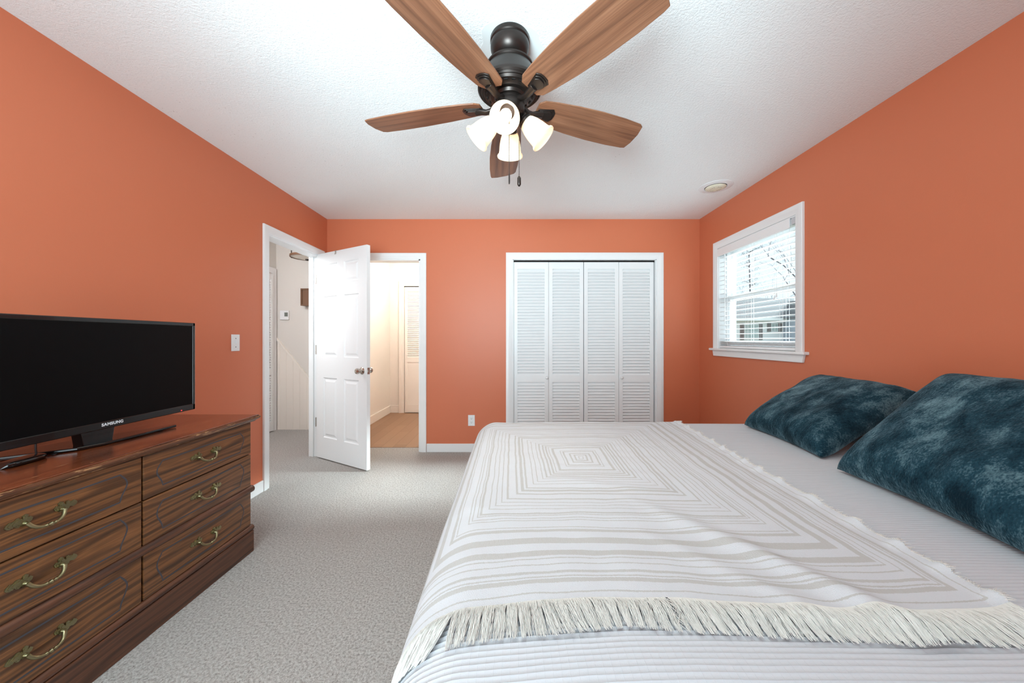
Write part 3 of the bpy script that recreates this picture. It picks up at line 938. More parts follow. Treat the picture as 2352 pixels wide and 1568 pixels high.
BZ = ZC - 0.274   # blade plane height
def blade_mesh(mb):
    out = [(0.120, 0.040), (0.142, 0.058), (0.152, 0.060), (0.20, 0.067), (0.30, 0.077), (0.42, 0.083), (0.54, 0.082), (0.628, 0.076)]
    tip = [(0.645, 0.066), (0.657, 0.02), (0.657, -0.035), (0.648, -0.071)]
    pts = [(x, w) for x, w in out] + tip + [(x, -w) for x, w in reversed(out)]
    pts = [(x, -y) for x, y in pts]
    pt = math.radians(12)
    # +et side is lower
    ey = Vector((0, math.cos(pt), -math.sin(pt))); ez = Vector((0, math.sin(pt), math.cos(pt)))
    mb.prism(pts, (0, 0, 0), (1, 0, 0), ey, ez, -0.003, 0.003)
    return ey, ez
for k in range(5):
    a = math.radians(22 + 72 * k)
    b = MB(); ey, ez = blade_mesh(b)
    bo = b.build('blade', M['blade'], fan, rel=False, bevel=0.0015)
    bo.location = (0, 0, BZ - ZC); bo.rotation_euler = (0, 0, a)
    b = MB()
    ex = Vector((1, 0, 0))
    def P(x, y, z): return ex * x + ey * y + ez * z
    path = [Vector((0.046, 0, -0.004)), Vector((0.066, 0, -0.008)), Vector((0.084, 0, -0.018)), Vector((0.104, 0, -0.020)), Vector((0.125, 0, -0.014)), P(0.150, 0, -0.010)]
    b.tube(path, [0.010, 0.011, 0.010, 0.010, 0.012, 0.014], 10, flat=1.35)
    for (x0, x1, w0, w1, h0, h1) in ((0.128, 0.205, 0.016, 0.033, -0.007, -0.003), (0.132, 0.198, 0.015, 0.029, -0.011, -0.007), (0.136, 0.191, 0.013, 0.025, -0.016, -0.011)):
        pl = [(x0, -w0), (x1 - 0.012, -w1), (x1, -w1 * 0.55), (x1 + 0.002, 0), (x1, w1 * 0.55), (x1 - 0.012, w1), (x0, w0)]
        b.prism(pl, (0, 0, 0), ex, ey, ez, h0, h1)
    b.build('blade_arm', M['bronze'], bo, rel=False, bevel=0.0012, smooth=40)
for k in range(4):
    a = math.radians(270 + 90 * k - (8 if k == 0 else 0))
    er = Vector((math.cos(a), math.sin(a), 0)); dn = Vector((0, 0, -1))
    ax = (er * 0.72 + dn * 0.70).normalized()
    base = Vector((fx, fy, ZC - 0.318)) + er * 0.060 + dn * 0.024
    b = MB(); b.tube([Vector((fx, fy, ZC - 0.302)) + er * 0.040, Vector((fx, fy, ZC - 0.316)) + er * 0.052, base + ax * 0.004], [0.014, 0.014, 0.015], 12)
    b.lathe([(0, -0.004), (0.024, -0.004), (0.031, 0.004), (0.031, 0.018), (0.0, 0.018)], base, ax, 24)
    b.build('lamp_arm', M['bronze'], fan, smooth=40)
    b = MB()
    b.lathe([(0.0285, 0.010), (0.034, 0.020), (0.041, 0.040), (0.046, 0.065), (0.049, 0.090), (0.0515, 0.102), (0.057, 0.106), (0.0585, 0.110), (0.0575, 0.115), (0.053, 0.116),
             (0.049, 0.112), (0.0465, 0.090), (0.0435, 0.065), (0.0385, 0.040), (0.0315, 0.022), (0.0265, 0.012), (0.0285, 0.010)], base, ax, 40)
    sh = b.build('lamp_shade', M['shade'], fan, smooth=50)
    b = MB(); b.lathe([(0, 0.016), (0.013, 0.016), (0.014, 0.040), (0.019, 0.052), (0.0235, 0.068), (0.0235, 0.078), (0.018, 0.092), (0.009, 0.099), (0, 0.1)], base, ax, 24)
    b.build('bulb', M['bulb'], sh, smooth=60)
    # the bulb's light leaving the mouth of the shade
    lamp('fan_bulb_light', 'SPOT', tuple(base + ax * 0.122), aim(ax), 6, (0.97, 0.97, 0.88), spot_size=math.radians(165), spot_blend=0.6, shadow_soft_size=0.03)
for (dx, dy, ln, rot) in ((-0.002, -0.062, 0.355, 0), (0.038, -0.040, 0.355, 1)):
    x, y = fx + dx, fy + dy
    z0 = ZC - 0.315; z1 = 1.845
    b = MB(); b.tube([(x, y, z0), (x, y, z1)], 0.0010, 5)
    n = int((z0 - z1) / 0.0065)
    for i in range(n):
        z = z0 - i * 0.0065
        b.lathe([(0, -0.0017), (0.0015, -0.0009), (0.0017, 0), (0.0015, 0.0009), (0, 0.0017)], (x, y, z), (0, 0, 1), 6)
    ch = b.build('pull_chain', M['bronze'], fan)
    b = MB(); b.lathe([(0, 0), (0.004, -0.001), (0.0075 if rot else 0.005, -0.008), (0.0075 if rot else 0.005, -0.034), (0.004, -0.041), (0, -0.042)], (x, y, z1), (0, 0, 1), 16, sx=0.6 if not rot else 1)
    b.build('fob', M['bronze'], ch, smooth=50)

# ------------------------------------------------------------------ dresser
DX, DX0 = -1.452, -1.925     # front plane, back
DY0, DY1 = 0.80, 1.962
DYM = 1.383
dz = thing('dresser', ((DX + DX0) / 2, DYM, 0), 'worn dark walnut six-drawer dresser with brass pulls against the left wall', 'dresser')
b = MB()
b.box(DX0, DX - 0.020, DY0, DY1, 0.02, 0.722)
b.build('case', M['case'], dz)
b = MB(); b.box(DX0, DX + 0.010, DY0 - 0.008, DY1 + 0.010, 0.0, 0.118)
b.build('plinth', M['case'], dz, bevel=0.003)
# top with moulded edge
b = MB()
pr = [(0.000, 0.722), (0.012, 0.724), (0.018, 0.731), (0.026, 0.736), (0.032, 0.744), (0.031, 0.752), (0.024, 0.7575), (0.0, 0.758)]
def ringpt(o_, z): return [(DX0 - 0.0, DY0 - o_, z), (DX + o_, DY0 - o_, z), (DX + o_, DY1 + o_, z), (DX0 - 0.0, DY1 + o_, z)]
vs = []; fs = []
for o_, z in pr[:-2]: vs += ringpt(o_, z)
nr = len(pr) - 2
for r in range(nr - 1):
    for i in range(4):
        j = (i + 1) % 4
        fs.append((r * 4 + i, r * 4 + j, r * 4 + 4 + j, r * 4 + 4 + i))
fs.append((3, 2, 1, 0))
b.add(vs, fs)
b.box(DX0, DX + 0.030, DY0 - 0.03, DY1 + 0.030, 0.745, 0.7515)
b.build('top_edge', M['edge'], dz)
b = MB(); b.box(DX0, DX + 0.026, DY0 - 0.026, DY1 + 0.026, 0.7505, 0.7575)
b.build('top', M['top'], dz, bevel=0.003)
for z, r in ((0.347, 0.019), (0.131, 0.0165)):
    b = MB()
    path = [(DX - 0.006, DY0 - 0.012, z), (DX - 0.006, DY1 + 0.012, z)]
    b.tube(path, r, 16)
    b.build('moulding', M['edge'] if False else M['case'], dz, smooth=50)
ymid = 1.386
def handle(par, yc, zc, xf):
    ex, ey_, ez_ = Vector((0, 1, 0)), Vector((0, 0, 1)), Vector((1, 0, 0))
    c = Vector((xf, yc, zc))
    h = MB()
    S = 0.044
    for s in (-1, 1):
        def outline(k):
            base = [(-0.017, -0.004), (-0.020, 0.004), (-0.014, 0.010), (-0.008, 0.008), (-0.010, 0.016), (-0.004, 0.021), (0.003, 0.018), (0.004, 0.011), (0.009, 0.009),
                    (0.010, 0.015), (0.016, 0.016), (0.022, 0.011), (0.027, 0.010), (0.031, 0.012), (0.038, 0.006), (0.041, 0.0), (0.037, -0.006), (0.030, -0.009), (0.026, -0.006), (0.021, -0.004),
                    (0.018, -0.010), (0.012, -0.013), (0.007, -0.009), (0.003, -0.013), (-0.006, -0.012), (-0.010, -0.007)]
            return [(s * (x * k + (1 - k) * 0.006), y * k + (1 - k) * 0.002) for x, y in base]
        o_ = c + ex * (s * S) + ey_ * 0.008
        h.prism(outline(1.0), o_, ex, ey_, ez_, 0.0, 0.0025)
        h.prism(outline(0.84), o_, ex, ey_, ez_, 0.0025, 0.0042)
        h.prism(outline(0.60), o_, ex, ey_, ez_, 0.0042, 0.0056)
        h.lathe([(0, 0), (0.007, 0), (0.006, 0.010), (0.004, 0.014), (0, 0.014)], c + ex * (s * S) + ey_ * 0.004, ez_, 12)
    pts = []; rr = []
    N = 36
    for i in range(N + 1):
        t = -1 + 2 * i / N
        at = abs(t)
        y = math.copysign(S * (0.86 * at + 0.18 * math.sin(at * PI)) if at < 1 else S, t) if False else t * S * (1 + 0.16 * (1 - at) * at * 2)
        drop = -0.024 * (1 - at ** 3.2)
        outw = 0.012 + 0.014 * (1 - at ** 2.2)
        pts.append(c + ex * y + ey_ * (drop + 0.003) + ez_ * outw)
        r = 0.0036 + 0.0022 * at
        for pos, wd, am in ((0.0, 0.085, 0.0036), (0.14, 0.026, 0.0020), (0.21, 0.026, 0.0018), (0.30, 0.03, 0.0009)):
            r += am * max(0, 1 - ((at - pos) / wd) ** 2)
        rr.append(r)
    h.tube(pts, rr, 10)
    return h.build('handle', M['brass'], par, smooth=45)


def groove(par, y0, y1, z0, z1, xf):
    """routed outline with ogee ends"""
    H = z1 - z0
    pts = []
    def bulge(t): return 0.021 * math.sin(PI * t) ** 1.3 * (1.0 if t < 0.5 else 1.0) + 0.006 * math.sin(2 * PI * t)
    n = 14
    R_ = [(y1 + bulge(i / n), z1 - H * i / n) for i in range(n + 1)]
    L_ = [(y0 - bulge(1 - i / n), z0 + H * i / n) for i in range(n + 1)]
    pts = R_ + L_ + [R_[0]]
    g = MB()
    vs = []
    P = [Vector((y, z)) for y, z in pts[:-1]]; m_ = len(P); w = 0.0030
    inn = []; out = []
    for i in range(m_):
        d = (P[(i + 1) % m_] - P[i - 1]).normalized(); nn = Vector((-d.y, d.x))
        inn.append(P[i] + nn * w); out.append(P[i] - nn * w)
    for q in inn: vs.append((xf + 0.0004, q.x, q.y))
    for q in out: vs.append((xf + 0.0004, q.x, q.y))
    for q in P: vs.append((xf - 0.0001 + 0.0008, q.x, q.y))
    fs = []
    for i in range(m_):
        j = (i + 1) % m_
        fs.append((i, j, 2 * m_ + j, 2 * m_ + i)); fs.append((2 * m_ + i, 2 * m_ + j, m_ + j, m_ + i))
    g.add(vs, fs)
    return g.build('groove', M['groove'], par)


rows = [(0.546, 0.719), (0.366, 0.541), (0.149, 0.330)]
for z0, z1 in rows:
    for y0, y1 in ((DY0 + 0.002, ymid - 0.004), (ymid + 0.004, DY1 - 0.002)):
        b = MB(); b.box(DX - 0.020, DX, y0, y1, z0, z1)
        d = b.build('drawer', M['drawer'], dz, bevel=0.002)
        hh = z1 - z0
        groove(d, y0 + 0.075, y1 - 0.075, z0 + 0.030, z1 - 0.030 - (0.012 if z1 > 0.7 else 0), DX)
        handle(d, (y0 + y1) / 2, (z0 + z1) / 2 - 0.002, DX)

# ------------------------------------------------------------------ television on the dresser
DT_Z = 0.7575
tx, ty = -1.600, 1.413
tv = thing('television', (tx - 0.05, ty, DT_Z), 'black flat television with a silver maker name standing on the dresser', 'television')
TZ0, TZ1, TH = 0.828, 1.262, 0.369
b = MB()
BZL = 0.017
b.box(tx - 0.030, tx - 0.004, ty - TH, ty + TH, TZ0, TZ1)
for (y0, y1, z0, z1) in ((ty - TH, ty + TH, TZ1 - BZL, TZ1), (ty - TH, ty + TH, TZ0, TZ0 + 0.030), (ty - TH, ty - TH + BZL * 0.8, TZ0, TZ1), (ty + TH - BZL * 0.8, ty + TH, TZ0, TZ1)):
    b.box(tx - 0.01, tx, y0, y1, z0, z1)
b.box(tx - 0.075, tx - 0.03, ty - TH + 0.10, ty + TH - 0.10, TZ0 + 0.05, TZ1 - 0.08)
b.build('bezel', M['black'], tv, bevel=0.003)
b = MB(); b.box(tx - 0.004, tx - 0.0025, ty - TH + 0.012, ty + TH - 0.012, TZ0 + 0.029, TZ1 - BZL + 0.001)
b.build('screen', M['screen'], tv)
fc = bpy.data.curves.new('maker_name', 'FONT'); fc.body = 'SAMSUNG'; fc.size = 0.0155; fc.align_x = 'CENTER'; fc.align_y = 'CENTER'; fc.extrude = 0.0004; fc.offset = 0.0005; fc.space_character = 1.12
fo = bpy.data.objects.new('maker_name', fc); COL.objects.link(fo); fc.materials.append(M['silver'])
fo.parent = tv
fo.matrix_local = Matrix.Translation(Vector((tx + 0.0006, ty, TZ0 + 0.0165)) - tv.location) @ Matrix(((0, 0, 1, 0), (1, 0, 0, 0), (0, 1, 0, 0), (0, 0, 0, 1)))
fm = bpy.data.meshes.new_from_object(fo); fmat = Matrix.Translation(Vector((tx + 0.0006, ty, TZ0 + 0.0165)) - tv.location) @ Matrix(((0, 0, 1, 0), (1, 0, 0, 0), (0, 1, 0, 0), (0, 0, 0, 1)))
bpy.data.objects.remove(fo); fo = bpy.data.objects.new('maker_name', fm); COL.objects.link(fo); fo.parent = tv; fo.matrix_local = fmat
fo['label'] = 'silver maker lettering on the lower bezel'
b = MB(); b.lathe([(0, 0.002), (0.0022, 0.001), (0.0024, 0), (0, 0)], (tx, ty + TH - 0.075, TZ0 + 0.008), (1, 0, 0), 10); b.build('standby_light', M['red'], tv)['label'] = 'red standby light'
b = MB()
b.prism([(-0.050, 0.0), (0.050, 0.0), (0.058, 0.05), (0.062, 0.10), (-0.062, 0.10), (-0.058, 0.05)], (tx - 0.045, ty - 0.01, DT_Z + 0.010), (0, 1, 0), (0, 0, 1), (-1, 0, 0), 0.0, 0.04)
b.build('stand_neck', M['black'], tv, bevel=0.003)
b = MB()
base = [(-1.608, 1.690), (-1.622, 1.700), (-1.652, 1.66), (-1.715, 1.53), (-1.790, 1.40), (-1.830, 1.27), (-1.830, 1.22), (-1.805, 1.205), (-1.755, 1.24), (-1.690, 1.29), (-1.640, 1.33), (-1.615, 1.40), (-1.608, 1.55)]
b.prism(base, (0, 0, DT_Z), (1, 0, 0), (0, 1, 0), (0, 0, 1), 0.003, 0.014)
b.build('stand_base', M['black'], tv, bevel=0.003)
for x, y in ((-1.635, 1.64), (-1.675, 1.29), (-1.80, 1.22)):
    b = MB(); b.lathe([(0, 0), (0.008, 0), (0.008, 0.004), (0, 0.004)], (x, y, DT_Z), (0, 0, 1), 10); b.build('foot', M['black'], tv)

# small glossy device and cable in front of the stand
rc = MB()
def dev(u, v):
    t = u; a = 2 * PI * v
    L = 0.125
    w = 0.027 * (1 - abs(2 * t - 1) ** 5) ** 0.5 * (0.82 + 0.18 * math.sin(PI * t))
    h = 0.011 * (1 - abs(2 * t - 1) ** 6) ** 0.5
    y = -L / 2 + L * t
    return Vector((w * math.copysign(abs(math.cos(a)) ** 0.6, math.cos(a)), y, h + h * math.copysign(abs(math.sin(a)) ** 0.7, math.sin(a))))
rot = Matrix.Rotation(math.radians(8), 4, 'Z')
rc.grid(18, 24, lambda u, v: rot @ dev(u, v))
for i in range(len(rc.v)): rc.v[i] = rc.v[i] + Vector((-1.664, 1.200, DT_Z + 0.0005))
o = rc.build('media_receiver', M['black'], None, smooth=60, loc=(-1.672, 1.222, DT_Z))
setp(o, 'small rounded glossy black device lying on the dresser before the television stand', 'electronic device')
b = MB()
pp = [(-1.652, 1.222, 0.842), (-1.652, 1.223, 0.80), (-1.660, 1.226, 0.777), (-1.70, 1.21, 0.774), (-1.76, 1.14, 0.776), (-1.80, 1.06, 0.768), (-1.82, 0.98, DT_Z + 0.004)]
def smoothpath(p, k=6):
    P = [Vector(q) for q in p]; out = []
    for i in range(len(P) - 1):
        p0 = P[max(i - 1, 0)]; p1 = P[i]; p2 = P[i + 1]; p3 = P[min(i + 2, len(P) - 1)]
        for j in range(k):
            t = j / k
            out.append(0.5 * ((2 * p1) + (-p0 + p2) * t + (2 * p0 - 5 * p1 + 4 * p2 - p3) * t * t + (-p0 + 3 * p1 - 3 * p2 + p3) * t ** 3))
    out.append(P[-1]); return out
b.tube(smoothpath(pp), 0.0028, 8)
setp(b.build('power_cable', plain('dark_cable', srgb(46, 36, 36), 0.5), None, smooth=60, loc=(-1.70, 1.15, DT_Z)), 'thin dark cable hanging from the television to the dresser top', 'cable')

# ------------------------------------------------------------------ bed, coverlet, throw, pillows
XF, RF = -0.205, 0.13          # foot side plane and shoulder radius
YN, RN = 0.385, 0.13           # near side
YF, RFAR = 2.075, 0.07         # far side
HX = 1.94


def prof(t, r):
    if t <= 0: return 0.0, 0.0
    if t < r * PI / 2:
        th = t / r
        return r * math.sin(th), r * (1 - math.cos(th))
    return r, r + (t - r * PI / 2)


def bedsurf(u, v, off=0.0, zmin=0.03):
    x, y = u, v; dx = dy = 0.0
    if u < XF + RF:
        h, dx = prof(XF + RF - u, RF + off); x = XF + RF - h
    if v < YN + RN:
        h, dy = prof(YN + RN - v, RN + off); y = YN + RN - h
    elif v > YF - RFAR:
        h, dy = prof(v - (YF - RFAR), RFAR + off); y = YF - RFAR + h
    drop = math.hypot(dx, dy) if (dx > 0 and dy > 0) else dx + dy
    z = ZT + off - drop
    # gentle unevenness of the top and ripples of the hanging sides
    z += 0.006 * noise.noise(Vector((u * 2.1, v * 2.1, 0.3))) * max(0, 1 - drop * 3)
    cr = max(0.0, min(1.0, (0.30 - u) / 0.42)) ** 2 * max(0.0, min(1.0, (1.0 - v) / 0.55))
    z -= 0.028 * cr
    if dx > RF * 0.8: x -= min(0.03, (dx - RF * 0.8) * 0.10) * (0.55 + 0.45 * math.sin(v * 17 + 1.0))
    if dy > RN * 0.8 and v < 1: y -= min(0.03, (dy - RN * 0.8) * 0.10) * (0.55 + 0.45 * math.sin(u * 15))
    if z < zmin: z = zmin
    return Vector((x, y, z))


bed = thing('bed', (0.9, 1.28, 0), 'bed made up under the white coverlet beside the window wall', 'bed')
b = MB(); b.box(XF + 0.09, HX - 0.01, YN + 0.09, YF - 0.06, 0.40, ZT - 0.045); b.build('mattress', M['mattress'], bed, bevel=0.09, seg=5)
b = MB(); b.box(XF + 0.10, HX - 0.01, YN + 0.10, YF - 0.07, 0.14, 0.40); b.build('box_spring', M['mattress'], bed, bevel=0.02)
for x in (XF + 0.12, HX - 0.1):
    for y in (YN + 0.12, YF - 0.12):
        b = MB(); b.box(x - 0.025, x + 0.025, y - 0.025, y + 0.025, 0, 0.14); b.build('leg', M['black'], bed)

u0 = XF + RF - (RF * PI / 2 + 0.52); v0 = YN + RN - (RN * PI / 2 + 0.52); v1 = YF - RFAR + RFAR * PI / 2 + 0.55
b = MB()
b.grid(150, 150, lambda s, t: bedsurf(u0 + (HX - u0) * s, v0 + (v1 - v0) * t), lambda s, t: (u0 + (HX - u0) * s, v0 + (v1 - v0) * t))
o = b.build('coverlet', M['coverlet'], None, smooth=80, loc=(0.9, 1.28, ZT))
setp(o, 'white ribbed coverlet spread over the whole bed', 'bedspread')

TU0, TU1, TV0, TV1 = CU - 0.63, CU + 0.625, CV - 0.765, CV + 0.76


def ridge(u, v):
    z = 0.0
    # long fold running towards the near corner
    for (ax, ay, bx, by, w, h) in ((0.36, 1.05, 0.66, 0.62, 0.035, 0.016), (0.30, 0.88, 0.52, 0.63, 0.03, 0.007), (0.05, 1.20, 0.45, 1.10, 0.03, 0.004)):
        d = Vector((bx - ax, by - ay)); L = d.length; d /= L
        q = Vector((u - ax, v - ay)); s = q.dot(d); n_ = abs(q.x * -d.y + q.y * d.x)
        z += h * math.exp(-(n_ / w) ** 2) * max(0, min(1, s / L + 0.15)) * max(0, min(1, (1.2 - s / L) * 4))
    z += 0.0045 * max(0, noise.noise(Vector((u * 5, v * 9, 4.0)))) + 0.002 * noise.noise(Vector((u * 14, v * 20, 9.0)))
    # curling free edge on the head side
    e = max(0, 1 - (TU1 - u) / 0.03)
    z += e * (0.004 + 0.010 * max(0, math.sin(v * 62 + 2 * math.sin(v * 9))))
    return z + 0.002


def throwpt(u, v, extra=0.0):
    # the loose near edge wanders a little
    k = max(0, min(1, (CV - v) / 0.7))
    vv = v + k * 0.012 * math.sin(u * 6.0 + 0.6) - k * 0.02 * (u - CU) * 0.6
    uu = u + 0.010 * math.sin(v * 4.0) * (1 if u > CU else 0) - 0.10 * max(0, (u - CU)) * (CV - 0.1 - v) * 0.75
    p = bedsurf(uu, vv, 0.006)
    z = ridge(u, v) if uu > XF else 0.002
    p.z += z + extra
    return p


NU, NV = 210, 250
b = MB()
b.grid(NU, NV, lambda s, t: throwpt(TU0 + (TU1 - TU0) * s, TV0 + (TV1 - TV0) * t), lambda s, t: (TU0 + (TU1 - TU0) * s - CU, TV0 + (TV1 - TV0) * t - CV))
thr = b.build('throw_blanket', M['throw'], None, smooth=80, loc=(CU, CV, ZT))
setp(thr, 'cream throw with concentric taupe striped squares and a fringe lying across the bed', 'throw blanket')


def fringe_part(vside, seed, lab, n=4600):
    rnd = random.Random(seed)
    mb = MB()
    sgn = -1 if vside == 'near' else 1
    ve = TV0 if vside == 'near' else TV1
    L0 = 0.070
    for i in range(n):
        u = TU0 + (TU1 - TU0) * (i + rnd.random()) / n
        cl = round(u / 0.021 + 0.6 * noise.noise(Vector((u * 9, seed, 0)))) * 0.021 + 0.012 * noise.noise(Vector((u * 3.1, seed, 5)))
        L = L0 * (0.78 + 0.26 * rnd.random()) * (1 + 0.18 * noise.noise(Vector((u * 8, 2.0, seed))))
        lean = 0.030 * noise.noise(Vector((u * 5, 7.0, seed))) + (0.035 if u < XF + 0.1 else 0) * (-1)
        pull = rnd.uniform(0.05, 0.6)
        lift = 0.0015 + 0.005 * rnd.random() + 0.006 * max(0, noise.noise(Vector((u * 11, 1.0, seed))))
        ph = rnd.random() * 6.28; wv = rnd.uniform(0.0005, 0.0025)
        path = []
        for k in range(6):
            t = k / 5
            uu = u + (cl - u) * pull * t ** 0.8 + lean * t * t + wv * math.sin(6 * t + ph)
            p = throwpt(min(max(uu, TU0 - 0.03), TU1 + 0.02), ve)
            q0 = throwpt(min(max(uu, TU0 - 0.03), TU1 + 0.02), ve + sgn * L * t)
            # blend off the ridges of the cloth down to the coverlet
            q0.z += lift * math.sin(PI * min(1, t * 1.1)) * (1 if q0.z > ZT - 0.1 else 0.3) - 0.002 * t
            path.append(q0)
        mb.tube(path, [0.00055, 0.0006, 0.0006, 0.0006, 0.0005, 0.0004], 3, cap=False)
    o = mb.build('fringe', M['fringe'], thr, recalc=False, smooth=180)
    o['kind'] = 'stuff'; o['label'] = lab
    return o


fringe_part('near', 3, 'cream fringe along the near edge')
fringe_part('far', 5, 'cream fringe along the far edge', 900)
# frayed edge threads on the head side
mb = MB(); rnd = random.Random(11)
for i in range(1500):
    v = TV0 + (TV1 - TV0) * rnd.random()
    p = throwpt(TU1, v)
    a = rnd.gauss(0, 0.5); L = rnd.uniform(0.004, 0.013)
    d = Vector((math.cos(a), math.sin(a), rnd.uniform(-0.1, 0.35))) * L
    mb.tube([p - d * 0.3, p + d * 0.5, p + d + Vector((0, 0, -0.001))], [0.0005, 0.0005, 0.0003], 3, cap=False)
o = mb.build('frayed_edge', M['fringe'], thr, recalc=False, smooth=180); o['kind'] = 'stuff'; o['label'] = 'short frayed threads along the head-side edge'


def pillow(name, ll, lr, ul, ur, T, mat, label, group, seed, pinch=0.06, wr=0.008):
    """corners of the seam: lower-left, lower-right, upper-left, upper-right (as seen from the foot of the bed)"""
    ll, lr, ul, ur = map(Vector, (ll, lr, ul, ur))
    nrm = ((lr - ll).cross(ul - ll)).normalized()
    if nrm.z < 0: nrm = -nrm
    c = (ll + lr + ul + ur) / 4
    mb = MB()
    N = 64
    def f(side):
        def g(s, t):
            u = -1 + 2 * s; v = -1 + 2 * t
            # sides bow inwards between the pointed corners
            uu = u * (1 - pinch * (1 - v * v)); vv = v * (1 - pinch * (1 - u * u))
            a = (uu + 1) / 2; d = (vv + 1) / 2
            p = (ll * (1 - a) + lr * a) * (1 - d) + (ul * (1 - a) + ur * a) * d
            w = (max(0, 1 - u ** 4)) * (max(0, 1 - v ** 4))
            th = T * (w ** 0.42)
            th += wr * noise.noise(Vector((u * 2.2 + seed, v * 2.2, side))) * w ** 0.4
            th += wr * 0.6 * noise.noise(Vector((u * 6 + seed, v * 3, side + 3))) * w ** 0.5
            # creases running from the seams
            ed = max(abs(u), abs(v))
            th += wr * 0.7 * math.sin((u * 13 + v * 5) + 2.5 * noise.noise(Vector((u * 3, v * 3, seed)))) * max(0, (ed - 0.55)) * (w ** 0.5)
            q = p + nrm * (side * th * (1.0 if side > 0 else 0.62))
            zb = ZT + 0.004 if not name.startswith('sleep') else ZT + 0.004
            if q.z < zb: q.z = zb + 0.0
            return q
        return g
    mb.grid(N, N, f(1)); mb.grid(N, N, f(-1))
    o = mb.build(name, mat, None, smooth=80, loc=tuple(c))
    bm = bmesh.new(); bm.from_mesh(o.data); bmesh.ops.remove_doubles(bm, verts=bm.verts, dist=0.0004); bmesh.ops.recalc_face_normals(bm, faces=bm.faces)
    for fa in bm.faces: fa.smooth = True
    bm.to_mesh(o.data); bm.free()
    setp(o, label, 'pillow', group)
    return o


pillow('bed_pillow', (1.60, 2.00, ZT + 0.05), (1.60, 1.34, ZT + 0.05), (1.91, 2.00, ZT + 0.08), (1.91, 1.34, ZT + 0.08), 0.05, M['mattress'],
       'white bed pillow hidden behind the farther teal cushion', None, 4.0)
pillow('bed_pillow', (1.58, 1.32, ZT + 0.06), (1.58, 0.68, ZT + 0.06), (1.91, 1.32, ZT + 0.12), (1.91, 0.68, ZT + 0.12), 0.06, M['mattress'],
       'white bed pillow hidden behind the nearer teal cushion', None, 6.0)
pillow('throw_pillow', (1.275, 1.935, ZT + 0.012), (1.225, 1.400, ZT + 0.012), (1.76, 2.015, 0.955), (1.76, 1.50, 0.940), 0.095, M['velvet'],
       'teal crushed velvet cushion farther along the bed, towards the closet', 'teal velvet cushions on the bed', 1.0)
pillow('throw_pillow', (1.175, 1.275, ZT + 0.012), (1.105, 0.700, ZT + 0.012), (1.61, 1.305, 1.040), (1.585, 0.740, 1.03), 0.095, M['velvet'],
       'larger teal crushed velvet cushion nearest the viewer, cut by the picture edge', 'teal velvet cushions on the bed', 2.0)

# ------------------------------------------------------------------ hall fixtures
hx, hy = -2.44, 4.20
hl = thing('hall_light', (hx, hy, ZC), 'round semi-flush hall ceiling light with a brown wooden ring', 'ceiling light')
b = MB(); b.lathe([(0, 0), (0.07, 0), (0.07, -0.02), (0.015, -0.03), (0.012, -0.12), (0, -0.12)], (hx, hy, ZC), (0, 0, 1), 24); b.build('ceiling_plate', M['bronze'], hl, smooth=40)
for z in (2.27, 2.16):
    b = MB(); b.lathe([(0.172, -0.012), (0.180, -0.012), (0.180, 0.012), (0.172, 0.012), (0.172, -0.012)], (hx, hy, z), (0, 0, 1), 40); b.build('ring', M['ringwood'], hl, smooth=40)
for k in range(3):
    a = math.radians(185 + 120 * k)
    b = MB(); b.tube([(hx + 0.178 * math.cos(a), hy + 0.178 * math.sin(a), 2.28), (hx + 0.178 * math.cos(a), hy + 0.178 * math.sin(a), 2.145)], 0.006, 8)
    b.build('post', M['bronze'], hl)
    b = MB(); b.tube([(hx + 0.01 * math.cos(a), hy + 0.01 * math.sin(a), 2.35), (hx + 0.175 * math.cos(a), hy + 0.175 * math.sin(a), 2.275)], 0.005, 6)
    b.build('strut', M['bronze'], hl)
b = MB(); b.lathe([(0.171, 0.0), (0.10, -0.018), (0, -0.024)], (hx, hy, 2.155), (0, 0, 1), 32); b.build('diffuser', M['frost'], hl, smooth=60)
b = MB(); b.lathe([(0, 0), (0.02, 0), (0.02, -0.01), (0, -0.016)], (hx, hy, 2.131), (0, 0, 1), 16); b.build('finial', M['bronze'], hl)
tt = thing('thermostat', (-2.97, 4.62, 1.49), 'white thermostat with a grey screen on the hall wall', 'thermostat')
b = MB(); b.box(-3.03, -2.915, 4.60, 4.62, 1.435, 1.555); b.build('body', M['plastic'], tt, bevel=0.004)
b = MB(); b.box(-2.968, -2.925, 4.598, 4.6005, 1.478, 1.530); b.build('screen', M['lcd'], tt)
ws = thing('wall_shelf', (-2.50, 4.62, 1.72), 'brown wooden box shelf on the hall wall above the stair rail', 'shelf')
b = MB(); b.box(-2.70, -2.685, 4.50, 4.62, 1.61, 1.83); b.build('side_panel', M['shelfwood'], ws)
b = MB(); b.box(-2.30, -2.285, 4.50, 4.62, 1.61, 1.83); b.build('side_panel', M['shelfwood'], ws)
b = MB(); b.box(-2.685, -2.30, 4.50, 4.62, 1.61, 1.625); b.build('bottom_board', M['shelfwood'], ws)
b = MB(); b.box(-2.685, -2.30, 4.50, 4.62, 1.815, 1.83); b.build('top_board', M['shelfwood'], ws)
b = MB(); b.box(-2.685, -2.30, 4.512, 4.524, 1.625, 1.815); b.build('front_board', M['shelfwood'], ws)
b = MB(); b.box(-2.685, -2.30, 4.612, 4.62, 1.625, 1.815); b.build('back_board', M['shelfwood'], ws)

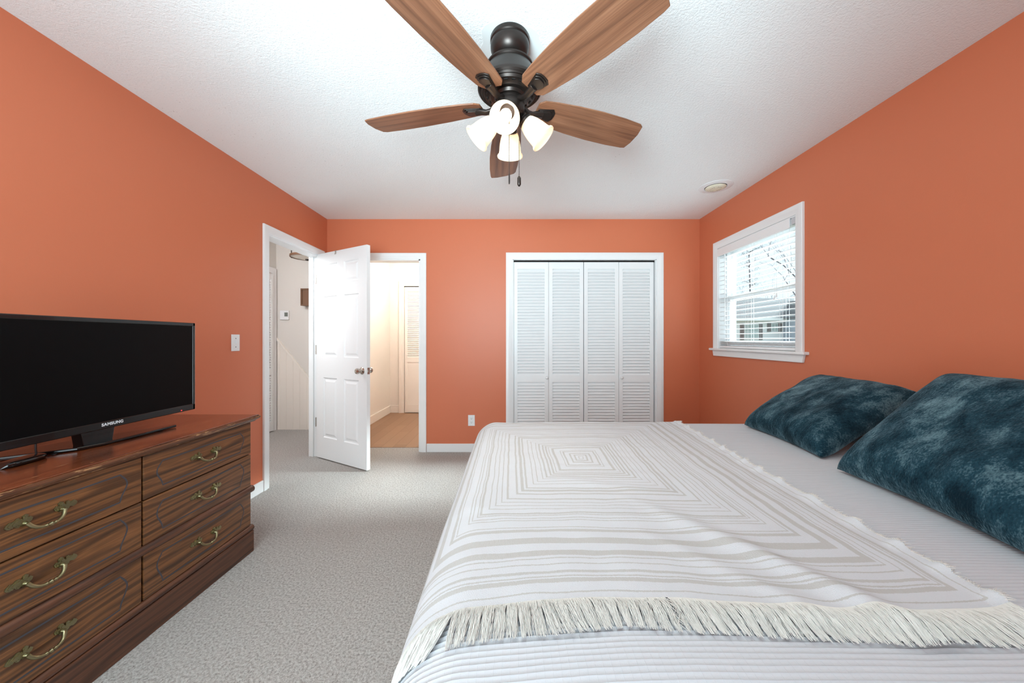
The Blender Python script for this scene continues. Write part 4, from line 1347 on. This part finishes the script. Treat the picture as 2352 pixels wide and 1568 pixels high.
# ------------------------------------------------------------------ outdoors
b = MB(); b.box(3.0, 120, -20, 120, -0.55, -0.40)
structure(b.build('ground', M['lawn']), 'winter lawn outside the window', 'ground')
GZ = -0.40
hs = thing('house', (24.0, 35.5, GZ), 'white neighbouring house with a grey roof seen through the window', 'house')
b = MB(); b.box(20.6, 26.1, 34, 41, GZ, 3.1); b.build('wall', M['siding'], hs)
b = MB(); b.add([(20.1, 33.5, 3.05), (26.6, 33.5, 3.25), (26.6, 41.5, 3.25), (20.1, 41.5, 3.05), (23.6, 37.5, 5.55), (30.0, 37.5, 5.55)],
                [(0, 1, 5, 4), (3, 4, 5, 2), (0, 4, 3), (1, 2, 5), (0, 3, 2, 1)]); b.build('roof', M['roof'], hs)
b = MB(); b.box(20.1, 26.6, 33.44, 33.52, 2.95, 3.20); b.build('gutter', M['siding'], hs)
for (x0, x1, z0, z1) in ((22.35, 23.75, 1.15, 2.62), (24.95, 25.62, 1.95, 2.70)):
    f = MB(); f.box(x0, x1, 33.93, 34.0, z0, z1); wf = f.build('window', M['siding'], hs)
    g = MB()
    nx = 2
    for i in range(nx):
        for j in range(2):
            g.box(x0 + 0.06 + i * (x1 - x0 - 0.06) / nx, x0 + (i + 1) * (x1 - x0 - 0.06) / nx, 33.91, 33.93, z0 + 0.06 + j * (z1 - z0 - 0.06) / 2, z0 + (j + 1) * (z1 - z0 - 0.06) / 2)
    g.build('pane', M['paneout'], wf)
    for s0 in (x0 - 0.36, x1 + 0.04):
        s = MB(); s.box(s0, s0 + 0.32, 33.92, 34.0, z0 - 0.03, z1 + 0.03); s.build('shutter', M['shutter'], hs)
b = MB(); b.box(26.1, 31, 32.0, 41, GZ, 3.3); b.build('wing_wall', M['greyside'], hs)
b = MB(); b.add([(25.7, 31.6, 3.15), (28.8, 31.6, 5.1), (32, 31.6, 3.15), (25.7, 41, 3.15), (28.8, 41, 5.1), (32, 41, 3.15)], [(0, 1, 2), (3, 5, 4), (0, 3, 4, 1), (1, 4, 5, 2), (0, 2, 5, 3)])
b.build('wing_roof', M['roof'], hs)


def tree(name, base, h, lean, seed, label, spread=0.55, depth=5, r0=0.14, first=0.35):
    rnd = random.Random(seed); mb = MB()
    def grow(p, d, L, r, lev):
        n = 4; path = [p]; rr = [r]
        q = p.copy(); dd = d.copy()
        for i in range(n):
            dd = (dd + Vector((rnd.gauss(0, .12), rnd.gauss(0, .12), rnd.gauss(0.03, .08)))).normalized()
            q = q + dd * (L / n); path.append(q.copy()); rr.append(r * (1 - 0.38 * (i + 1) / n))
        mb.tube(path, rr, 5 if lev < 2 else 3, cap=False)
        if lev >= depth: return
        k = 3 if lev < 2 else rnd.choice((2, 3))
        for i in range(k):
            at = path[-1] if i == 0 else path[rnd.randint(2, n)]
            v = (dd + Vector((rnd.gauss(0, spread), rnd.gauss(0, spread), rnd.gauss(0.12, spread * 0.6)))).normalized()
            grow(at.copy(), v, L * rnd.uniform(0.62, 0.82), rr[-1] * rnd.uniform(0.6, 0.8), lev + 1)
    grow(Vector(base), Vector(lean).normalized(), h, r0, 0)
    o = mb.build(name, M['bark'], None, loc=base, recalc=False)
    return setp(o, label, 'tree')


tree('bare_tree', (10.4, 11.4, GZ), 3.6, (-0.10, 0.0, 1), 15, 'bare grey tree whose long bough crosses the upper pane close outside the window', 0.75, 7, 0.06)
tree('bare_tree', (16.6, 20.0, GZ), 3.6, (0, 0.0, 1), 9, 'bare grey tree standing nearer than the house beside its grey wing', 0.62, 7, 0.10)
tree('bare_tree', (35.0, 56, GZ), 5.2, (0, 0, 1), 8, 'bare tree rising behind the roof ridge of the house', 0.6, 7, 0.20)
tree('bare_tree', (47.0, 62, GZ), 5.0, (0, 0, 1), 12, 'bare tree behind the grey wing of the house', 0.6, 7, 0.20)
pt = thing('pine_tree', (21.5, 32.0 + 14, GZ), 'tall dark pine beyond the house at the left of the window', 'tree')
b = MB(); b.tube([(31.0, 46, GZ), (31.1, 46, 6), (30.9, 46, 12.5)], [0.14, 0.10, 0.04], 6)
pt.location = (31.0, 46, GZ)
rnd = random.Random(4)
cl = []
for i in range(16):
    z = rnd.uniform(7.2, 13.0); a = rnd.random() * 6.28; L = rnd.uniform(0.6, 2.2) * (1 - (z - 7) / 12)
    e = Vector((31 + L * math.cos(a), 46 + L * math.sin(a), z + 0.3 * L)); b.tube([(31, 46, z), e], [0.05, 0.02], 4); cl.append(e)
b.build('trunk', M['bark'], pt)
b = MB()
for e in cl:
    for k in range(90):
        d = Vector((rnd.gauss(0, .4), rnd.gauss(0, .4), rnd.gauss(0, .25))); q = e + d
        w = Vector((rnd.gauss(0, 1), rnd.gauss(0, 1), rnd.gauss(0.4, .6))).normalized() * 0.22; s = w.orthogonal().normalized() * 0.02
        b.add([q - s, q + s, q + w], [(0, 1, 2)])
b.build('needles', M['needles'], pt, recalc=False)
